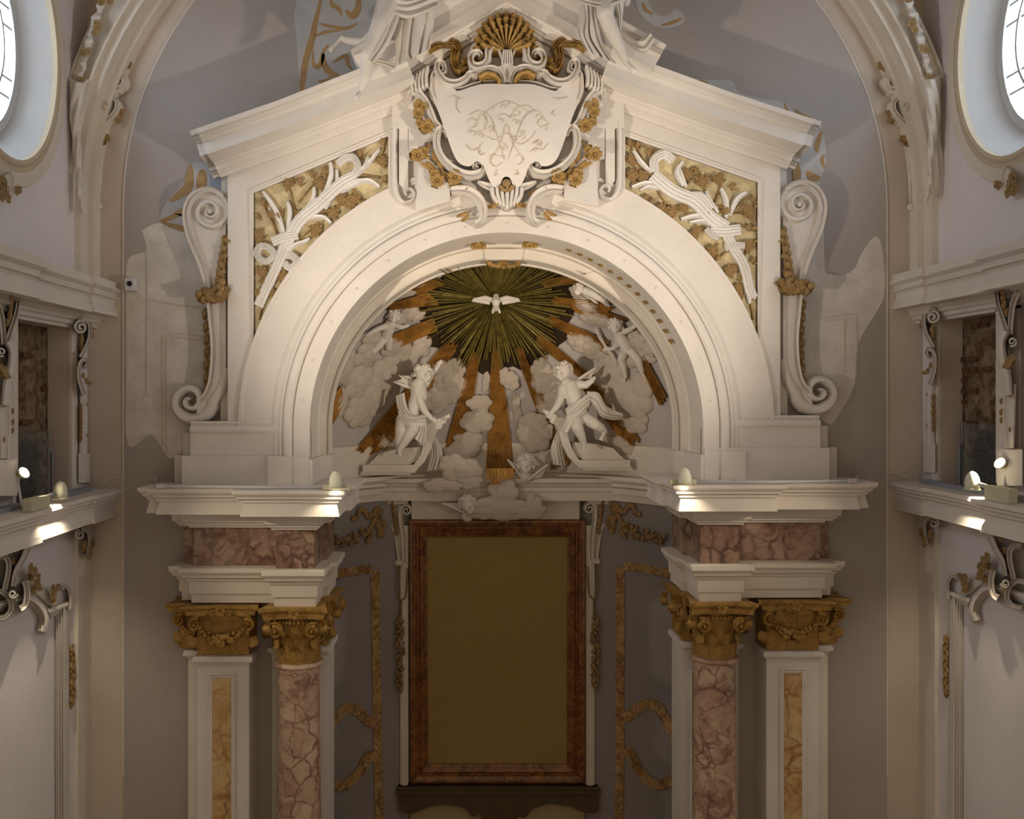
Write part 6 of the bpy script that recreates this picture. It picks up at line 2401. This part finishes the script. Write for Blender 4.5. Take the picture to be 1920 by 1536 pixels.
    ks = [(146, 160, 17), (144, 190, 16), (143, 220, 14), (143, 250, 11), (145, 280, 9), (147, 310, 8), (148, 340, 7.5), (149, 365, 7), (152, 385, 7), (158, 402, 4)]
    for st in range(4):
        ph = st * PI / 2
        pth = [(*f3((x + r * .55 * math.cos(ph + i * .75), y)), -.02 - .07 * math.sin(ph + i * .75)) for i, (x, y, r) in enumerate(ks)]
        f.limb(pth, [max(2.0, r * .40) for _, _, r in ks])
    f.limb([(*f3((132, 150)), 0), (*f3((148, 162)), -.08), (*f3((165, 152)), 0)], [4.5, 5, 4])
    f.done('cloth', t, .014, 1)
    t = thing('arch_garland', 'white cloth garland with ochre flowers climbing the %s outer arch band' % nm, 'garland', P(*f3((155, 140)), -.6))
    gp = [(152, 150), (153, 130), (158, 110), (164, 90), (170, 66), (177, 45), (185, 22), (193, 0), (203, -24)]
    f = Fig(-.52)
    rr = random.Random(50)
    for i in range(len(gp) - 1):
        for st in range(4):
            a, b = gp[i], gp[i + 1]
            f.limb([(*f3((a[0] + rr.uniform(-7, 7), a[1])), -.02), (*f3(((a[0] + b[0]) / 2 + rr.uniform(-7, 7), (a[1] + b[1]) / 2)), -.07), (*f3((b[0] + rr.uniform(-5, 5), b[1])), -.02)], [2.6, 4.2, 2.2])
    f.done('cloth', t, .014, 1)
    for x, y, s in ((152, 152, 8), (158, 100, 9), (166, 96, 8), (184, 52, 10), (178, 62, 8), (190, 4, 9), (206, 2, 9), (202, -16, 8), (182, 44, 7)):
        orn('flower', O_FLOWER, t, *f3((x, y)), -.62, s, x)
    t = thing('lunette_bracket', 'small scrolled bracket with gilt leaves on the %s edge of the lunette' % nm, 'bracket', P(*f3((200, 270)), -.05))
    # sits on the reveal of the wall arch
    f4 = (lambda q: q) if side < 0 else (lambda q: (1893 - q[0], q[1] + 2))
    for pth, w, d in (([(214, 150), (226, 153), (238, 150), (240, 158), (236, 168), (224, 172), (212, 176)], 6, .16), ([(206, 214), (208, 200), (216, 190), (226, 196), (226, 210), (218, 222), (204, 236), (196, 250)], 5, .16), ([(228, 146), (236, 140), (234, 132), (226, 132), (226, 140)], 3, .16), ([(208, 216), (204, 206), (209, 200), (213, 207)], 2.5, .2)):
        mb = MB()
        q = [f4(p) for p in bez(pth, 5)]
        band(mb, q, taper(len(q), w, .6), -.015, d)
        build('scroll', mb, M_CREAM, t, smooth=40)
    mb = MB()
    mb.prism([P(*f4(q), -.015) for q in [(210, 160), (238, 166), (232, 178), (212, 184)]], (0, -.12, 0))
    build('pedestal', mb, M_CREAM, t)
    for x, y, s, r in ((240, 112, 22, 200), (230, 118, 20, 190), (222, 208, 16, 120), (220, 220, 16, 150), (196, 252, 20, 170), (192, 250, 18, 200), (190, 262, 16, 160)):
        orn('leaf', O_LEAF, t, *f4((x, y)), -.10, s, r * sg, 1.0)
    mb = MB()
    mb.tube([P(*f4((195, 262)), -.05), P(*f4((188, 330)), -.05), P(*f4((186, 378)), -.05)], .016, 6)
    mb.ell(P(*f4((185, 386)), -.06), .05, None, 10, 8)
    build('rod', mb, M_CREAM, t, smooth=True)
    # gilt flower tassel below the oval window
    t = thing('window_tassel', 'gilt flower tassel with cloth knot under the %s oval window' % nm, 'ornament', W(*((8, 375) if side < 0 else (1905, 365))))
    f5 = (lambda q: q) if side < 0 else (lambda q: (1905 - q[0], q[1] - 10))
    wband('cloth_knot', [f5(q) for q in [(14, 326), (20, 340), (18, 356), (26, 366)]], [9, 6], .12, M_CREAM, t, .02)
    for x, y, s, r in ((4, 344, 14, 0), (10, 356, 13, 40), (2, 366, 14, 20), (14, 372, 11, 60), (30, 358, 10, 10), (36, 356, 9, 40)):
        worn('flower', O_FLOWER, t, *f5((x, y)), .12, s, r, .9)
    # worn stucco scraps beside the window
    t = thing('stucco_scrap', 'broken stucco curl on the wall beside the %s oval window' % nm, 'ornament', P(*((109, 95) if side < 0 else (1784, 85)), -.7))
    f = Fig(-.72)
    q0 = (0, 0) if side < 0 else (1893 - 2 * 109, -8)
    for a, b, c in (((107, 45), (111, 55), (108, 66)), ((110, 80), (112, 90), (110, 98))):
        g = [(x if side < 0 else 1893 - x, y if side < 0 else y - 8, 0) for x, y in (a, b, c)]
        f.limb(g, [2.5, 4, 2.5])
    f.done('curl', t, .012, 1)
# ================================================================ lamps, cables, camera
def egg_lamp(px, py, p, label, aim, power):
    """egg shaped spotlight: p = centre of the shell"""
    t = thing('egg_lamp', label, 'lamp', p - Vector((0, 0, .10)), 'egg shaped spotlights on the cornices')
    mb = MB()
    prof = []
    for i in range(15):
        u = i / 14
        z = -.085 + .20 * u
        r = .080 * math.sqrt(max(0.0, 1 - (max(0, u - .22) / .78) ** 2)) if u > .22 else .080 * (.88 + .12 * u / .22)
        prof.append((max(r, .003), z))
    mb.lathe(p, prof, 24)
    build('shell', mb, M_GLASSLAMP, t, smooth=40)
    mb = MB()
    mb.lathe(p, [(.072, -.094), (.084, -.094), (.086, -.078), (.080, -.070)], 24)
    build('rim', mb, M_BOX, t, smooth=40)
    mb = MB()
    mb.lathe(p, [(.001, -.0945), (.06, -.0945), (.068, -.090)], 20)
    build('lens', mb, M_LENS, t)
    sp = spot('egg_lamp_light', p + Vector((0, 0, -.10)), aim, power, 120, .6, (1.0, .86, .62), .03)
    return t


for s, px, py, pw in ((-1, 629, 901, 22), (1, 1284, 895, 22)):
    nm = 'left' if s < 0 else 'right'
    dz = 0 if s < 0 else .065
    Yl = -1.155
    p = P(px, py, Yl)
    t = egg_lamp(px, py, p, 'cream egg shaped lamp on the front edge of the %s arch cornice' % nm, p + Vector((s * .02, .10, -1)), pw)
    mb = MB()
    mb.box2((p.x - .16, Yl + .07, 6.885 + dz), (p.x + .16, Yl + .17, 6.945 + dz))
    build('mount', mb, M_BOX, t)
    # conduit along the top of the cornice
    c = thing('cable_conduit', 'thin white cable conduit along the top of the %s arch cornice' % nm, 'cable', P(300 if s < 0 else 1600, 905, -.8))
    a = [(300, 909), (330, 910), (480, 911), (612, 911)] if s < 0 else [(1600, 893), (1570, 897), (1440, 901), (1304, 905)]
    mb = MB()
    mb.tube([Vector((P(x, y, -.93).x, -.88 + (.0 if abs(P(x, y, -.93).x) > 3.2 else -.1), 6.905 + dz)) for x, y in a], .018, 8)
    build('pipe', mb, M_CABLE, c, smooth=True)
    mb = MB()
    x0 = P(a[0][0], 0, -.93).x
    mb.box((x0, -.88, 6.91 + dz), (.10, .06, .05))
    build('coupling', mb, M_CABLE, c)
    w = thing('wall_cable', 'thin pale cable crossing the end wall to the %s nave cornice' % nm, 'cable', P(240 if s < 0 else 1655, 905, -.03))
    mb = MB()
    a = [(x0, -.88, 6.91 + dz), (s * 4.5, -.4, 6.93 + dz), (s * 4.62, -.03, 6.95 + dz), (s * 5.1, -.03, 6.94 + dz), (s * 5.2, -.3, 6.90 + dz)]
    mb.tube([Vector(q) for q in bez(a, 4)], .008, 6)
    build('wire', mb, M_CABLE, w, smooth=True)

for s in (-1, 1):
    nm = 'left' if s < 0 else 'right'
    sh_ = SHIFT[s]
    X = s * XSW
    ztop = 6.63 + .215 + sh_
    r = thing('metal_rail', 'flat grey metal cable rail on top of the %s lower cornice' % nm, 'rail', (X - s * .2, -1.5, ztop))
    mb = MB()
    mb.box2((X - s * .10, -6.5, ztop + .0), (X - s * .20, -.30, ztop + .045))
    build('tray', mb, M_METAL, r)
    mb = MB()
    mb.box2((X - s * .092, -6.5, ztop + .04), (X - s * .208, -.30, ztop + .052))
    build('lid', mb, M_METAL, r)
    # egg lamp at the cornice edge
    px, py = (113, 921) if s < 0 else (1823, 903)
    off = .47
    p = W(px, py, off)
    t = egg_lamp(px, py, p, 'cream egg shaped lamp on the edge of the %s nave cornice' % nm, p + Vector((s * .25, -.05, -1)), 140)
    mb = MB()
    k = W(px, py, off).y
    mb.box2((p.x + s * .03, k - .18, ztop), (p.x + s * .12, k - .62, max(p.z - .02, ztop + .06)))
    build('junction_box', mb, M_BOX, t)
    mb = MB()
    mb.tube([Vector((p.x + s * .06, k - .20, p.z - .04)), Vector((p.x + s * .03, k - .08, p.z - .02))], .025, 8)
    build('swivel', mb, M_METAL, t, smooth=True)
    # adjustable spotlight head
    q = W(43 if s < 0 else 1877, 888 if s < 0 else 870, .22)
    aim = Vector((-s * .5, -.10, .55)).normalized() if False else Vector((-s * .80, -.30, .50)).normalized()
    h = thing('spotlight', 'small lit swivel spotlight on a stem before the %s niche' % nm, 'lamp', (q.x, q.y, ztop), 'swivel spotlights before the niches')
    R = Vector((0, 0, 1)).rotation_difference(aim).to_matrix()
    mb = MB()
    rows = []
    for rr_, z in ((.025, -.06), (.035, -.05), (.065, .0), (.07, .02), (.066, .022)):
        rows.append([q + R @ Vector((rr_ * math.cos(2 * PI * j / 20), rr_ * math.sin(2 * PI * j / 20), z)) for j in range(20)])
    mb.grid(rows, True, True)
    build('shade', mb, M_BOX, h, smooth=40)
    mb = MB()
    rows = [[q + R @ Vector((rr_ * math.cos(2 * PI * j / 20), rr_ * math.sin(2 * PI * j / 20), .024)) for j in range(20)] for rr_ in (.060, .002)]
    mb.grid(rows, True, True)
    build('lens', mb, M_LENS, h)
    mb = MB()
    b = Vector((q.x + s * .01, q.y - .02, ztop))
    mb.tube([q - aim * .06, q - aim * .08 + Vector((0, 0, -.06)), b + Vector((0, .0, .08)), b], [.012, .012, .014, .02], 8)
    build('stem', mb, M_CABLE, h, smooth=True)
    spot('spotlight_beam', q + aim * .05, (-s * 2.9, -.4, 3.2), 200, 74, .9, (1.0, .83, .60), .06)

# floodlights that light the arch, on the cornices outside the frame
for s in (-1, 1):
    nm = 'left' if s < 0 else 'right'
    c = Vector((s * 4.95, -6.12, 7.02))
    h = thing('floodlight', 'warm floodlight on the %s nave cornice outside the picture' % nm, 'lamp', c - Vector((0, 0, .2)))
    mb = MB()
    mb.box(c + Vector((s * .10, -.10, -.02)), (.16, .16, .2), Matrix.Rotation(s * .7, 3, 'Z'))
    build('housing', mb, M_METAL, h)
    mb = MB()
    mb.box2((c.x + s * .02, c.y - .16, 6.8), (c.x + s * .18, c.y - .02, 6.92))
    build('bracket', mb, M_METAL, h)

# surveillance camera in the corner of the end wall
t = thing('security_camera', 'small white box camera on the end wall at the left corner', 'camera', P(245, 545, -.1))
mb = MB()
a, b = P(234, 521, -.12), P(255, 546, -.12)
m = MB()
m.box2((a.x, -.16, b.z), (b.x, -.02, a.z))
o = build('housing', m, M_CABLE, t)
bv = o.modifiers.new('bevel', 'BEVEL')
bv.width = .02
bv.segments = 3
m = MB()
m.lathe(P(243, 532, -.162), [(.036, -.003), (.036, -.012), (.026, -.014), (.024, -.006), (.002, -.004)], 8, 'Y')
build('lens', m, M_BLACK, t)
